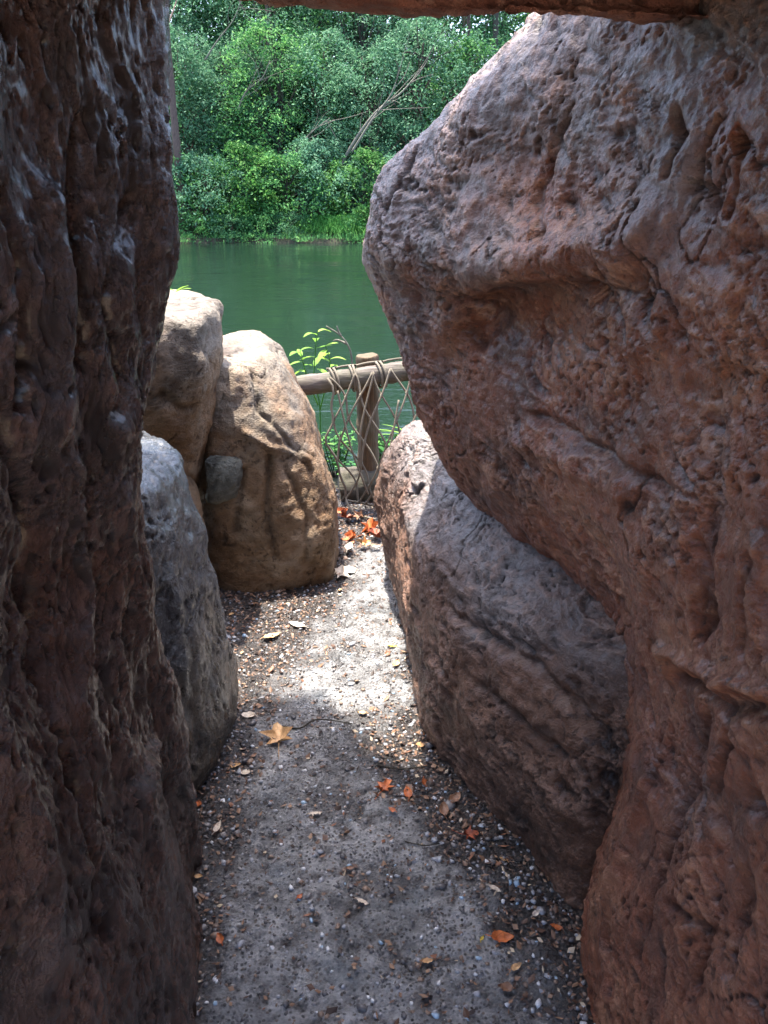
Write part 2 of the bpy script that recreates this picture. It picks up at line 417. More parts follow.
        ck = np.abs(fbm(p1 * np.array([5, 5, 3.4]) + w * .5 + so, 3, seed + 70)); ck = sstep(.035, .0, ck) * sstep(0.0, .3, fbm(p * 3 - 8 + so, 2, seed + 71))
        d2 -= .012 * ck
        cav = np.clip(.5 * pit4 + .7 * pit * m2 + .35 * pit2 * m1 + .9 * ck, 0, 1)
    else:                                # 'crag': dry rock with cracks and fewer pits
        b, s2 = worley(p1 * np.array([5.5, 5.5, 4]) + w * .5 + so, seed + 60)
        ck = sstep(.035, .0, s2 - b) * sstep(-.1, .25, fbm(p * 4 + so, 2, seed + 71))
        b2, s3 = worley(p1 * 38 + w * 1.6, seed + 61); m2 = sstep(0, .45, fbm(p * 5 - so, 3, seed + 33))
        pit = sstep(.38, .1, b2)
        d2 = -.009 * ck + .022 * (perlin(p1 * 5 + so, seed + 5)) - .007 * pit * m2 + .009 * fbm(p1 * 24 + so, 4, seed + 65)
        cav = np.clip(.9 * ck + .6 * pit * m2, 0, 1)
    p2 = p1 + nn * (amp * d2)[:, None]
    cav = np.clip(np.maximum(cav, gcav * (1 if style != 'drip' else .8)), 0, 1)
    V = p2
    a, c = sh[0], sh[1]
    i, j = np.meshgrid(np.arange(a - 1), np.arange(c), indexing='ij')
    q0 = i * c + j; q1 = i * c + (j + 1) % c
    Fa = np.stack([q0, q1, q1 + c, q0 + c], -1).reshape(-1, 4)
    if flip: Fa = Fa[:, ::-1]
    me = mesh_np(name, V, Fa, mat)
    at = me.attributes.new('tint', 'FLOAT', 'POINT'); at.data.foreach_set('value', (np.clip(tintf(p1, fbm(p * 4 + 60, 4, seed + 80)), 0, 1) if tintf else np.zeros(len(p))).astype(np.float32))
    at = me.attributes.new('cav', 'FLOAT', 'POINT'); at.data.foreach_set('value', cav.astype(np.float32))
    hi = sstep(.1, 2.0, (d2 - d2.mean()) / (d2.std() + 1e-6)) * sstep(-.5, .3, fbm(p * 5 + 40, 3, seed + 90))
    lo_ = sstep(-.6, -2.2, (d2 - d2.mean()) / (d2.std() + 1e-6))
    at = me.attributes.new('wear_contrast', 'FLOAT', 'POINT'); at.data.foreach_set('value', (hi - lo_).astype(np.float32))
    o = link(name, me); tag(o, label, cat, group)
    return o

# --- right: overhanging rock wall
RS = [(-200, 620), (0, 575), (20, 556), (50, 515), (100, 457), (140, 414), (180, 377), (215, 363), (250, 364), (290, 376), (342, 396),
      (390, 412), (437, 432), (481, 462), (536, 508), (580, 570)]
def rrow(z, yt, pts, bx=.3, by=.45):
    t = sx(z, yt, RS) + .012
    return (z, [(t + bx, yt + by), (t, yt)] + pts)
back = [(.66, -.3), (.72, -1.5), (1.9, -1.5), (2.1, 1.2), (1.6, 2.9)]
wall_rows = [
    (-.12, [(.72, 2.4), (.62, 2.15), (.60, 1.85), (.56, 1.6), (.475, 1.40), (.445, 1.12), (.46, .62)] + back),
    (.06, [(.72, 2.4), (.62, 2.15), (.60, 1.85), (.56, 1.6), (.472, 1.40), (.44, 1.12), (.455, .62)] + back),
    (.30, [(.78, 2.4), (.68, 2.2), (.66, 1.95), (.62, 1.66), (.512, 1.41), (.455, 1.12), (.47, .62)] + back),
    (.52, [(.74, 2.5), (.60, 2.3), (.60, 2.05), (.59, 1.75), (.540, 1.44), (.475, 1.15), (.49, .62)] + back),
    rrow(.68, 2.33, [(.34, 2.10), (.455, 1.86), (.535, 1.54), (.515, 1.16), (.51, .62)] + back),
    rrow(.85, 2.40, [(.23, 2.15), (.36, 1.87), (.475, 1.52), (.50, 1.16), (.52, .62)] + back),
    rrow(1.02, 2.42, [(.17, 2.13), (.32, 1.84), (.43, 1.50), (.49, 1.15), (.52, .62)] + back),
    rrow(1.18, 2.42, [(.14, 2.12), (.32, 1.86), (.43, 1.50), (.495, 1.15), (.53, .62)] + back),
    rrow(1.31, 2.38, [(.12, 2.10), (.33, 1.88), (.43, 1.50), (.495, 1.15), (.53, .62)] + back),
    rrow(1.42, 2.36, [(.07, 2.05), (.25, 1.76), (.39, 1.45), (.48, 1.14), (.53, .62)] + back),
    rrow(1.60, 2.32, [(.12, 2.03), (.28, 1.77), (.40, 1.47), (.49, 1.15), (.54, .62)] + back),
    rrow(1.75, 2.24, [(.17, 1.98), (.31, 1.72), (.42, 1.46), (.50, 1.15), (.56, .62)] + back),
    rrow(1.90, 2.16, [(.31, 1.94), (.39, 1.70), (.46, 1.44), (.52, 1.15), (.60, .62)] + back),
    (2.12, [(.95, 2.6), (.62, 2.12), (.52, 1.90), (.54, 1.70), (.58, 1.44), (.64, 1.15), (.75, .62)] + back),
]
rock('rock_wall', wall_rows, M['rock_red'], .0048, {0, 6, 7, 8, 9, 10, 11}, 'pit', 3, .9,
     tintf=lambda p, n: sstep(-.05, .5, (p[:, 2] - 1.26) * 1.5 - (p[:, 0] - .18) * 1.6 + n * .8),  # upper-left grey is sky sheen put into the colour
     strokes=[([(430, 335), (475, 285), (520, 262), (570, 246), (620, 240)], .06, .022), ([(480, 318), (520, 305), (575, 302), (620, 298)], .055, -.026), ([(575, 308)], .03, -.05),
              ([(560, 360), (650, 350)], .07, .016), ([(520, 415), (575, 448), (630, 475), (665, 495)], .016, -.020), ([(500, 440), (560, 470), (620, 500)], .03, .014),
              ([(657, 112), (664, 130)], .012, -.030), ([(664, 142), (660, 165)], .008, -.02), ([(700, 112), (692, 138)], .008, -.026), ([(686, 150), (678, 178)], .012, -.028), ([(724, 125), (732, 150)], .010, -.028), ([(728, 170), (722, 205)], .008, -.022), ([(690, 182), (702, 205)], .012, -.022),
              ([(545, 120), (520, 180), (530, 235)], .014, -.014), ([(455, 330), (462, 345)], .03, -.02), ([(764, 480), (766, 560), (760, 640)], .02, -.05), ([(738, 800), (744, 812)], .022, -.04),
              ([(655, 665), (640, 760), (612, 850), (598, 940), (604, 1000)], .018, .020), ([(690, 720), (668, 790), (640, 880), (625, 960)], .016, -.018), ([(650, 650), (700, 678), (760, 690)], .014, .020), ([(660, 676), (710, 704), (762, 716)], .014, -.022), ([(720, 730), (700, 800), (715, 860)], .014, -.018), ([(650, 900), (690, 930), (680, 990)], .014, -.018), ([(690, 540), (700, 590), (685, 640)], .010, -.018), ([(740, 560), (730, 650)], .012, -.016),
              ([(700, 760), (690, 860), (660, 960)], .03, .018), ([(730, 880), (715, 980)], .02, -.018), ([(600, 540), (640, 420), (650, 360)], .05, .012), ([(700, 400), (705, 520), (690, 620)], .03, -.014)],
     label='huge reddish brown overhanging rock wall filling the right side of the passage', cat='rock wall')
# --- right: low ledge boulder under it
low_rows = [
    (-.1, [(.05, 3.36), (.02, 3.1), (.085, 2.6), (.15, 2.0), (.36, 1.60), (.50, 1.40), (.8, 1.5), (1.0, 2.3), (.9, 3.2), (.4, 3.6)]),
    (.05, [(.03, 3.34), (.01, 3.1), (.078, 2.6), (.14, 2.0), (.35, 1.60), (.49, 1.40), (.8, 1.5), (1.0, 2.3), (.9, 3.2), (.4, 3.6)]),
    (.25, [(.02, 3.30), (-.015, 3.05), (.055, 2.6), (.13, 2.02), (.345, 1.62), (.53, 1.40), (.8, 1.5), (1.0, 2.3), (.9, 3.2), (.4, 3.55)]),
    (.45, [(.04, 3.25), (-.005, 3.00), (.055, 2.62), (.13, 2.10), (.36, 1.66), (.57, 1.42), (.8, 1.5), (1.0, 2.3), (.9, 3.1), (.4, 3.5)]),
    (.59, [(.08, 3.2), (.03, 2.97), (.09, 2.66), (.17, 2.20), (.39, 1.74), (.62, 1.44), (.85, 1.55), (.95, 2.3), (.85, 3.0), (.4, 3.4)]),
    (.69, [(.18, 3.1), (.10, 2.92), (.16, 2.70), (.25, 2.35), (.45, 1.95), (.66, 1.58), (.80, 1.7), (.9, 2.3), (.75, 2.95), (.4, 3.2)]),
]
rock('ledge_boulder', low_rows, M['rock_low'], .0055, {6, 7, 8}, 'pit', 8, 1.15,
     tintf=lambda p, n: sstep(-.06, .14, p[:, 2] - .50 + .16 * n - .06 * sstep(2.4, 3.0, p[:, 1])) * sstep(.60, .30, p[:, 0]),  # paints pale sky sheen onto the ledge top
     strokes=[([(388, 500), (400, 525), (450, 582), (520, 618), (600, 665)], .03, .014), ([(392, 560), (450, 625), (520, 665), (590, 740)], .018, -.024), ([(400, 610), (470, 690), (550, 760)], .018, -.020),
              ([(415, 660), (490, 740), (560, 820)], .02, .016), ([(430, 560), (500, 640), (540, 655)], .014, -.012), ([(560, 690), (600, 760), (585, 830)], .03, -.02), ([(395, 470), (405, 490), (398, 510)], .012, -.008)], label='low grey topped ledge boulder tucked under the overhanging right rock wall', cap=.25)

# --- left near wall
LS = [(-300, 152), (0, 158), (60, 152), (120, 161), (170, 170), (220, 176), (290, 173), (350, 161), (400, 143), (435, 120), (470, 120), (560, 148),
      (640, 166), (700, 180), (780, 188), (840, 187), (1024, 195)]
lback = [(-.64, -.1), (-.70, -1.5), (-1.9, -1.5), (-2.1, .8), (-1.4, 2.1)]
lback2 = [(-.66, .30), (-.95, .12), (-1.8, .2), (-2.1, .9), (-1.4, 2.1)]
def lrow(z, yt, pts, bx=.28, by=.35):
    t = sx(z, yt, LS) - .012
    return (z, [(t - bx, yt + by), (t, yt)] + pts + (lback if z < 1.0 else lback2))
left_rows = [
    (-.12, [(-.80, 1.85), (-.52, 1.63), (-.47, 1.40), (-.385, 1.10), (-.40, .70)] + lback),
    (.05, [(-.80, 1.85), (-.515, 1.62), (-.465, 1.40), (-.38, 1.10), (-.39, .70)] + lback),
    lrow(.30, 1.58, [(-.49, 1.38), (-.42, 1.10), (-.42, .70)]),
    lrow(.60, 1.55, [(-.50, 1.36), (-.45, 1.08), (-.44, .70)]),
    lrow(.85, 1.52, [(-.49, 1.34), (-.47, 1.08), (-.47, .70)]),
    lrow(1.05, 1.50, [(-.46, 1.32), (-.48, 1.08), (-.48, .70)]),
    lrow(1.25, 1.50, [(-.42, 1.30), (-.46, 1.08), (-.48, .70)]),
    lrow(1.45, 1.50, [(-.39, 1.30), (-.44, 1.08), (-.49, .70)]),
    lrow(1.62, 1.50, [(-.39, 1.30), (-.45, 1.08), (-.50, .70)]),
    lrow(1.80, 1.48, [(-.40, 1.28), (-.46, 1.06), (-.51, .70)]),
    lrow(2.00, 1.48, [(-.42, 1.28), (-.48, 1.06), (-.53, .70)]),
    (2.22, [(-.85, 1.95), (-.56, 1.60), (-.52, 1.35), (-.48, 1.1), (-.53, .70)] + lback2),
]
rock('rock_wall', left_rows, M['rock_left'], .0047, {4, 5, 6, 7, 8, 9}, 'drip', 5, 1.15,
     fold=.040, tintf=lambda p, n: sstep(.0, .4, 1.0 - np.abs(p[:, 2] - 1.35) * 1.6 + (p[:, 0] + .42) * 6 + n) * .9,
     strokes=[([(132, 352), (134, 380), (128, 405)], .022, -.06), ([(150, 200), (130, 245), (118, 300), (124, 345)], .012, -.020), ([(152, 250), (140, 300), (150, 340)], .025, .015),
              ([(5, 200), (28, 270), (38, 340), (36, 400)], .016, -.035), ([(20, 420), (50, 520), (62, 620), (78, 740), (96, 800)], .020, -.040), ([(75, 470), (102, 600), (92, 700), (110, 760)], .022, .022),
              ([(128, 500), (142, 620), (162, 740), (150, 790)], .022, .022), ([(112, 560), (120, 660), (136, 760)], .014, -.022), ([(60, 200), (70, 300), (60, 420)], .03, .020), ([(95, 120), (88, 240), (95, 360)], .02, -.02),
              ([(150, 800), (165, 860)], .03, .018), ([(100, 830), (120, 930)], .03, -.025), ([(40, 820), (60, 960)], .04, .025)],
     label='dark wet dripping rock wall filling the left side of the passage', cat='rock wall')

# --- left: dark blue-grey boulder and lichen boulder behind the near wall
BS = [(425, 98), (435, 123), (450, 150), (490, 172), (560, 189), (620, 205), (680, 221), (740, 231), (790, 222), (840, 190)]
def brow(z, yt):
    t = sx(z, yt, BS)
    return (z, [(t - .03, yt + .24), (t, yt), (t - .05, yt - .2), (t - .20, yt - .42), (-1.1, yt - .4), (-1.25, yt), (-1.1, yt + .4), (t - .25, yt + .42)])
rock('boulder', [brow(-.08, 1.98), brow(.08, 1.98), brow(.2, 1.99), brow(.34, 2.0), brow(.5, 2.02), brow(.65, 2.03), brow(.77, 2.05), brow(.85, 2.07)], M['rock_blue'], .0065, {4, 5}, 'drip', 12, .9,
     tintf=lambda p, n: sstep(.0, .5, (p[:, 0] + .56) * 5 + (.42 - p[:, 2]) * 1.2 + n * .8) * .75, strokes=[([(180, 520), (200, 640), (215, 760)], .03, -.014), ([(165, 470), (190, 600), (205, 700)], .03, .012)],
     label='glossy dark blue grey boulder with an ochre lower edge leaning behind the left rock wall', cap=.3)
def ell(cx, cy, rx, ry, n=8, z=None, rot=0):
    return [(cx + rx * math.cos(rot + a) , cy + ry * math.sin(rot + a)) for a in np.arange(n) / n * 2 * math.pi]
# --- tan boulders at the water side
AS = [(336, 225), (342, 250), (352, 268), (375, 286), (400, 299), (440, 315), (480, 329), (520, 338), (570, 338), (600, 336)]
def arow(z, yf, dep=.75, lx=-.80):
    r = sx(z, yf + .18, AS)
    return (z, [(r, yf + .18), (r - .05, yf + .02), ((r + lx) / 2 + .02, yf - .04), (lx + .08, yf), (lx - .04, yf + .25), (lx + .05, yf + dep), ((r + lx) / 2, yf + dep + .1), (r - .08, yf + dep - .05)])
rock('boulder', [arow(-.08, 3.02), arow(.08, 3.02), arow(.25, 3.03), arow(.42, 3.06), arow(.58, 3.09), arow(.73, 3.13), arow(.84, 3.17), arow(.90, 3.22, .6)],
     M['rock_tan'], .0085, {4, 5, 6}, 'crag', 21, .8,
     tintf=lambda p, n: sstep(-.1, .4, (p[:, 2] - .60) * 1.6 + n * .9),
     strokes=[([(262, 360), (268, 400), (300, 440), (325, 470)], .012, -.014), ([(270, 470), (262, 520), (270, 570)], .016, -.03), ([(232, 480), (225, 540)], .02, -.02), ([(300, 470), (318, 520), (312, 570)], .014, -.016), ([(235, 440), (275, 452), (320, 455)], .02, .02)], label='big tan boulder with orange streaks and cracks standing beside the fence', cap=.15)
B2 = [(280, 140), (294, 170), (300, 190), (312, 206), (330, 211), (370, 211), (400, 209), (430, 203), (465, 196), (520, 200), (600, 206)]
def b2row(z, yf, lx=-1.25):
    r = sx(z, yf + .12, B2)
    return (z, [(r, yf + .12), (r - .06, yf - .03), ((r + lx) / 2, yf - .10), (lx + .05, yf), (lx, yf + .35), ((r + lx) / 2, yf + .6), (r - .05, yf + .5)])
rock('boulder', [b2row(.42, 2.98), b2row(.52, 2.94), b2row(.62, 2.88), b2row(.75, 2.82), b2row(.9, 2.80), b2row(1.05, 2.82), b2row(1.14, 2.86)],
     M['rock_tan'], .0085, {3, 4, 5}, 'crag', 27, .8,
     tintf=lambda p, n: sstep(.0, .5, (p[:, 2] - .88) * 1.8 + n * .7), strokes=[([(165, 410), (190, 425), (210, 415)], .02, -.02)], label='sunlit pale tan boulder with flat top between the left wall and the big tan boulder', cap=.2)
rock('boulder', [(-.06, ell(-.86, 2.86, .17, .22)), (.15, ell(-.85, 2.87, .16, .21)), (.35, ell(-.86, 2.88, .15, .2)), (.5, ell(-.88, 2.9, .13, .18)), (.62, ell(-.90, 2.92, .09, .14))],
     M['rock_ochre'], .008, None, 'crag', 33, .9, label='upright brown rock column below the sunlit pale tan boulder')
c = P(220, 480, 2.9)
def blocky(cx, cy, w_, d_, tw=0): return [(cx + w_ * a, cy + d_ * b) for a, b in ((1, -.6 + tw), (.75, -1), (-.6, -1.05), (-1, -.7), (-1.05, .7), (-.8, 1), (.7, 1), (1.05, .6 + tw))]
rock('stone', [(c[2] - .14, blocky(c[0] - .03, 3.14, .06, .12)), (c[2] - .11, blocky(c[0] - .02, 3.12, .07, .13)), (c[2] + .01, blocky(c[0] - .01, 3.13, .08, .12, .3)), (c[2] + .04, blocky(c[0] - .03, 3.14, .05, .10, .5))],
     M['rock_grey'], .008, None, 'crag', 35, 1.0, label='small greenish grey stone wedged between the two tan boulders', cat='stone', lump=.9)
# --- roof rock (lintel)
LY = [(-200, -90), (120, -30), (200, -14), (280, 4), (330, 15), (400, 21), (470, 21), (545, 18), (640, 22), (768, 30), (1100, 40)]
def lz(px, Y): return -.020 + z_of(float(np.interp(px, [a for a, b in LY], [b for a, b in LY])), Y)
xs = [(-1.6, -200), (-1.1, -100), (-.62, 120), (-.42, 200), (-.2, 300), (0.0, 385), (.2, 480), (.42, 600), (.7, 768), (1.1, 900), (1.8, 1100)]
Yl = 1.45
roof_rows = []
for k, (x, px) in enumerate(xs):
    z0 = lz(384 + x * 643, Yl) + .012; ye = float(np.interp(x, [-1.6, -.5, -.15, .15, .5, .8], [1.6, 1.6, 1.62, 1.64, 1.64, 1.62])); yb = float(np.interp(x, [-.5, -.1, .3, .7], [.50, .3, -.6, -.9]))
    roof_rows.append([(x, Yl - .10, z0), (x, Yl + .05, z0 + .035), (x, ye, z0 + .18), (x, ye - .10, z0 + .45), (x, .6, z0 + .6), (x, yb + .3, z0 + .66), (x, yb, z0 + .35), (x, yb + .04, z0 + .14), (x, yb + .2, z0 + .10), (x, 1.2, z0 + .05)])
rr = [(0, r) for r in roof_rows]
rock('roof_rock', rr, M['rock_lintel'], .010, {3, 4, 5, 6, 7, 8}, 'pit', 41, .9, label='reddish roof rock bridging the passage along the top edge', cat='rock', cap=False, lump=.5)

# ------------------------------------------------------------------ ground, path, water
def shore(x): return 4.75 + .25 * math.sin(x * .8 + 1)
def gheight(x, y):
    xy = np.stack([x, y, x * 0], 1)
    sh = 4.75 + .25 * np.sin(x * .8 + 1)
    near = -.035 - sstep(-.35, .9, y - sh) * 1.6
    f = y - 25.6 - .5 * np.sin(x * .35) - .3 * np.sin(x * 1.1)
    far = -1.6 + 1.48 * sstep(-.6, .1, f) + 1.0 * sstep(.1, 3, f) + 6.0 * sstep(3, 30, f)
    h = np.where(y < 15, near, far)
    return h + .05 * fbm(xy * 1.3, 3, 90) * np.where((np.abs(x) < 1.5) & (y < 4) & (y > -2), 0, 1)
def spaced(a, b, fine0, fine1, step, far):
    out = list(np.arange(fine0, fine1, step)); s = step; v = fine0
    lo = []
    while v > a: s *= 1.25; v -= min(s, far); lo.append(v)
    v = out[-1]; s = step; hi = []
    while v < b: s *= 1.12; v += min(s, far); hi.append(v)
    return np.array(lo[::-1] + out + hi)
gx = spaced(-160, 160, -9, 9, .2, 12); gy = spaced(-60, 260, -3, 34, .2, 12)
X, Y = np.meshgrid(gx, gy); Z = gheight(X.ravel(), Y.ravel())
V = np.stack([X.ravel(), Y.ravel(), Z], 1); c = len(gx)
i, j = np.meshgrid(np.arange(len(gy) - 1), np.arange(c - 1), indexing='ij'); q = i * c + j
tag(link('ground', mesh_np('ground', V, np.stack([q, q + 1, q + 1 + c, q + c], -1).reshape(-1, 4), M['soil'])), kind='structure')
# path sheet with real relief
px_ = np.arange(-.95, .9, .0065); py_ = np.arange(.45, 4.3, .0065)
X, Y = np.meshgrid(px_, py_); pp = np.stack([X.ravel(), Y.ravel(), X.ravel() * 0], 1)
def soil_f(x, y):
    p = np.stack([x, y, x * 0], 1)
    edgeR = np.interp(y, [1.0, 1.4, 1.6, 2.0, 2.3, 2.6, 3.3, 4], [.44, .46, .35, .14, .10, .07, .02, .1])
    widR = np.interp(y, [.6, 1.0, 1.3, 1.6, 2.0, 2.25, 2.5, 3.3], [.03, .12, .20, .27, .24, .08, .0, .0])
    wr = sstep(-.07, .07, widR - (edgeR - x) + .12 * fbm(p * 7, 4, 3) - .02) * (widR > .005)
    wl = sstep(-.06, .08, np.interp(y, [.9, 1.3, 1.8, 2.1, 2.4, 2.8, 3.0, 3.3], [-.31, -.38, -.40, -.36, -.31, -.20, -.13, -.10]) - x + .10 * fbm(p * 6, 4, 5))
    bk = sstep(-.05, .15, y - 3.35 + .15 * fbm(p * 7, 3, 8))
    patch = np.maximum(sstep(.08, .3, fbm(p * 5 + 3, 4, 14)) * .6, sstep(.15, .4, fbm(p * 22 + 3, 3, 15)) * .7)
    return np.clip(np.maximum.reduce([wr, wl, bk, patch]), 0, 1)
soil = soil_f(pp[:, 0], pp[:, 1])
def path_h(p, soil):
    b, s2 = worley(p * 90, 77); b = sstep(.5, .1, b)
    b3, _ = worley(p * 48 + 5, 78); b3 = sstep(.45, .15, b3) * sstep(-.1, .3, fbm(p * 9, 3, 6))
    return .016 * fbm(p * 4, 3, 80) + .010 * fbm(p * 22, 4, 84) + (.0036 * b + .004 * b3) * (1 - .3 * soil) + .006 * soil * fbm(p * 45, 3, 88) - .004 * soil
edge = np.minimum(np.minimum(pp[:, 0] + .95, .9 - pp[:, 0]), np.minimum(pp[:, 1] - .45, 4.3 - pp[:, 1]))
pp[:, 2] = path_h(pp, soil) - .08 * sstep(.12, 0, edge)
c = len(px_); i, j = np.meshgrid(np.arange(len(py_) - 1), np.arange(c - 1), indexing='ij'); q = i * c + j
me = mesh_np('path', pp, np.stack([q, q + 1, q + 1 + c, q + c], -1).reshape(-1, 4), M['path'])
at = me.attributes.new('soil', 'FLOAT', 'POINT'); at.data.foreach_set('value', soil.astype(np.float32))
tag(link('path', me), kind='structure')
def ground_z(x, y):
    p = np.array([[x, y, 0.0]]); return float(path_h(p, soil_f(p[:, 0], p[:, 1]))[0])
# unseen pale ground added behind the camera to bounce warm light
t_ = NT('bounce_sand'); v_ = t_.coord(); n_ = t_.noise(v_, 14, 8, .65)
M['bounce_sand'] = t_.set(Base_Color=t_.ramp(n_, [(.3, (.34, .24, .16)), (.7, (.52, .40, .29))]), Roughness=.9, Normal=t_.bump(n_, .02, .6))
xx = np.arange(-5, 5.01, .1); yy = np.arange(-8, .56, .1); X, Y = np.meshgrid(xx, yy); c = len(xx)
V = np.stack([X.ravel(), Y.ravel(), .012 + .015 * fbm(np.stack([X.ravel(), Y.ravel(), X.ravel() * 0], 1) * 2, 3, 95) - .03 * sstep(.2, .6, Y.ravel())], 1)
i, j = np.meshgrid(np.arange(len(yy) - 1), np.arange(c - 1), indexing='ij'); q = i * c + j
tag(link('bounce_ground', mesh_np('bounce_ground', V, np.stack([q, q + 1, q + 1 + c, q + c], -1).reshape(-1, 4), M['bounce_sand'])), kind='structure')
# water
WZ = -.25
me = bpy.data.meshes.new('water'); me.from_pydata([(-150, 3.9, WZ), (150, 3.9, WZ), (150, 28.5, WZ), (-150, 28.5, WZ)], [], [(0, 1, 2, 3)])
me.materials.append(M['water']); tag(link('water', me), kind='structure')

# ------------------------------------------------------------------ litter on the path
ICO = bpy.data.meshes.new('tmp')
import bmesh
bm = bmesh.new(); bmesh.ops.create_icosphere(bm, subdivisions=1, radius=1); bm.to_mesh(ICO); bm.free()
iv = np.array([v.co for v in ICO.vertices]); if_ = np.array([p.vertices for p in ICO.polygons])
bpy.data.meshes.remove(ICO)
def rotz(a): return np.array([[math.cos(a), -math.sin(a), 0], [math.sin(a), math.cos(a), 0], [0, 0, 1]])
def rand_ground(n, wfun):
    out = []
    while len(out) < n:
        p = np.stack([rng.uniform(-.75, .62, n * 3), rng.uniform(.75, 4.2, n * 3), np.zeros(n * 3)], 1)
        s = soil_f(p[:, 0], p[:, 1]); k = rng.random(len(p)) < wfun(p, s)
        q = p[k]; q[:, 2] = path_h(q, s[k]); out.extend(q.tolist())
    return np.array(out[:n])
pts = rand_ground(9000, lambda p, s: (.25 + .4 * s) * (1 - .5 * sstep(2, 3.5, p[:, 1])))
Vs, Fs = [], []
for k, p in enumerate(pts):
    r = abs(rng.normal(.003, .0016)) + .0012
    if rng.random() < .02: r *= 1.9
    m = iv * (1 + .25 * rng.standard_normal((len(iv), 1))) * np.array([r * rng.uniform(.9, 1.6), r, r * rng.uniform(.5, .8)])
    Vs.append(m @ rotz(rng.uniform(0, 6.3)).T + p + [0, 0, r * .15]); Fs.append(if_ + k * len(iv))
tag(link('pebbles', mesh_np('pebbles', np.concatenate(Vs), np.concatenate(Fs), M['pebbles'])), 'tiny white, grey and brown pebbles loose on the path', 'pebbles', kind='stuff')
pts = rand_ground(13000, lambda p, s: .07 + .9 * s)
n = len(pts)
a = rng.uniform(0, 6.3, n); L = rng.gamma(3, .0016, n) + .0025; W = L * rng.uniform(.25, .7, n)
tx = rng.normal(0, .35, n); tz = rng.normal(0, .35, n)
u = np.stack([np.cos(a), np.sin(a), tx], 1) * L[:, None]; w = np.stack([-np.sin(a), np.cos(a), tz], 1) * W[:, None]
up = np.array([0, 0, 1.0]) * (.3 * L)[:, None]
Q = pts + [0, 0, .004]
V = np.stack([Q - u, Q - .2 * u + w - up * .5, Q + u * .9, Q + .1 * u - w - up * .3], 1).reshape(-1, 3)
Fa = np.arange(n * 4).reshape(-1, 4)
tag(link('leaf_litter', mesh_np('leaf_litter', V, Fa, M['chips'], False)), 'brown crumbled leaf and bark bits strewn along the path edges', 'leaf litter', kind='stuff')

def oval_outline(L, W, n=9, tip=.8):
    t = np.linspace(0, 1, n); w = W * np.sin(np.pi * t ** tip) ** .8
    return t * L, w
def leaf_mesh(name, kind, L, mat, seed, stem=True, curl=1.0):
    rs = np.random.default_rng(seed)
    if kind == 'oval':
        n, mcols = 11, 5
        x, w = oval_outline(L, L * rs.uniform(.20, .30), n)
        V = []
        for xi, wi in zip(x, w):
            for s in np.linspace(-1, 1, mcols):
                V.append((xi - L / 2, s * wi, curl * (.35 * wi * s * s + .10 * L * ((xi / L - .5) * 2) ** 2) + rs.normal(0, .0012)))
        V = np.array(V); i, j = np.meshgrid(np.arange(n - 1), np.arange(mcols - 1), indexing='ij'); q = i * mcols + j
        Fa = np.stack([q, q + mcols, q + mcols + 1, q + 1], -1).reshape(-1, 4)
        stemp = [(-L / 2, 0, curl * .1 * L), (-L * .68, rs.normal(0, .1) * L, .02 * L)]
    else:                                # lobed maple-like leaf
        lob = [(-165, .42), (-150, .25), (-118, .72), (-96, .36), (-62, .92), (-36, .44), (-14, .78), (0, 1.0), (14, .78), (36, .44), (62, .92), (96, .36), (118, .72), (150, .25), (165, .42), (180, .12)]
        ang = np.radians([a for a, r in lob]); rad = np.array([r for a, r in lob]) * L * .55 * (1 + .08 * rs.standard_normal(len(lob)))
        rings = [.0, .35, .7, 1.0]; V = [(0, 0, 0)]; m = len(lob)
        cu = rs.uniform(-1, 1, m) * .5 + .6
        for f in rings[1:]:
            for k in range(m):
                rr_ = rad[k] * f if f == 1 else (rad[k] * .5 + np.mean(rad) * .5) * f * .9
                V.append((rr_ * math.cos(ang[k]), rr_ * math.sin(ang[k]), curl * (.30 * cu[k] * L * f ** 2.2 * .6 + (.03 * L if k % 2 else -.01 * L) * f)))
        V = np.array(V); Fa = []
        for k in range(m):
            Fa.append((0, 1 + k, 1 + (k + 1) % m, 1 + (k + 1) % m))
            for r_ in range(2):
                a0 = 1 + r_ * m + k; b0 = 1 + r_ * m + (k + 1) % m
                Fa.append((a0, a0 + m, b0 + m, b0))
        Fa = np.array(Fa); stemp = [(0, 0, .002), (-L * .3, .02 * L, .03 * L), (-L * .75, rs.normal(0, .12) * L, .06 * L)]
    parts = [(V, Fa)]
    if stem: parts.append(tube(cr(stemp, 4), np.linspace(.0014, .0010, len(cr(stemp, 4))), 5))
    V, Fa = joinparts(parts); V[:, 2] -= V[:, 2].min()
    return mesh_py(name, V, Fa, mat)
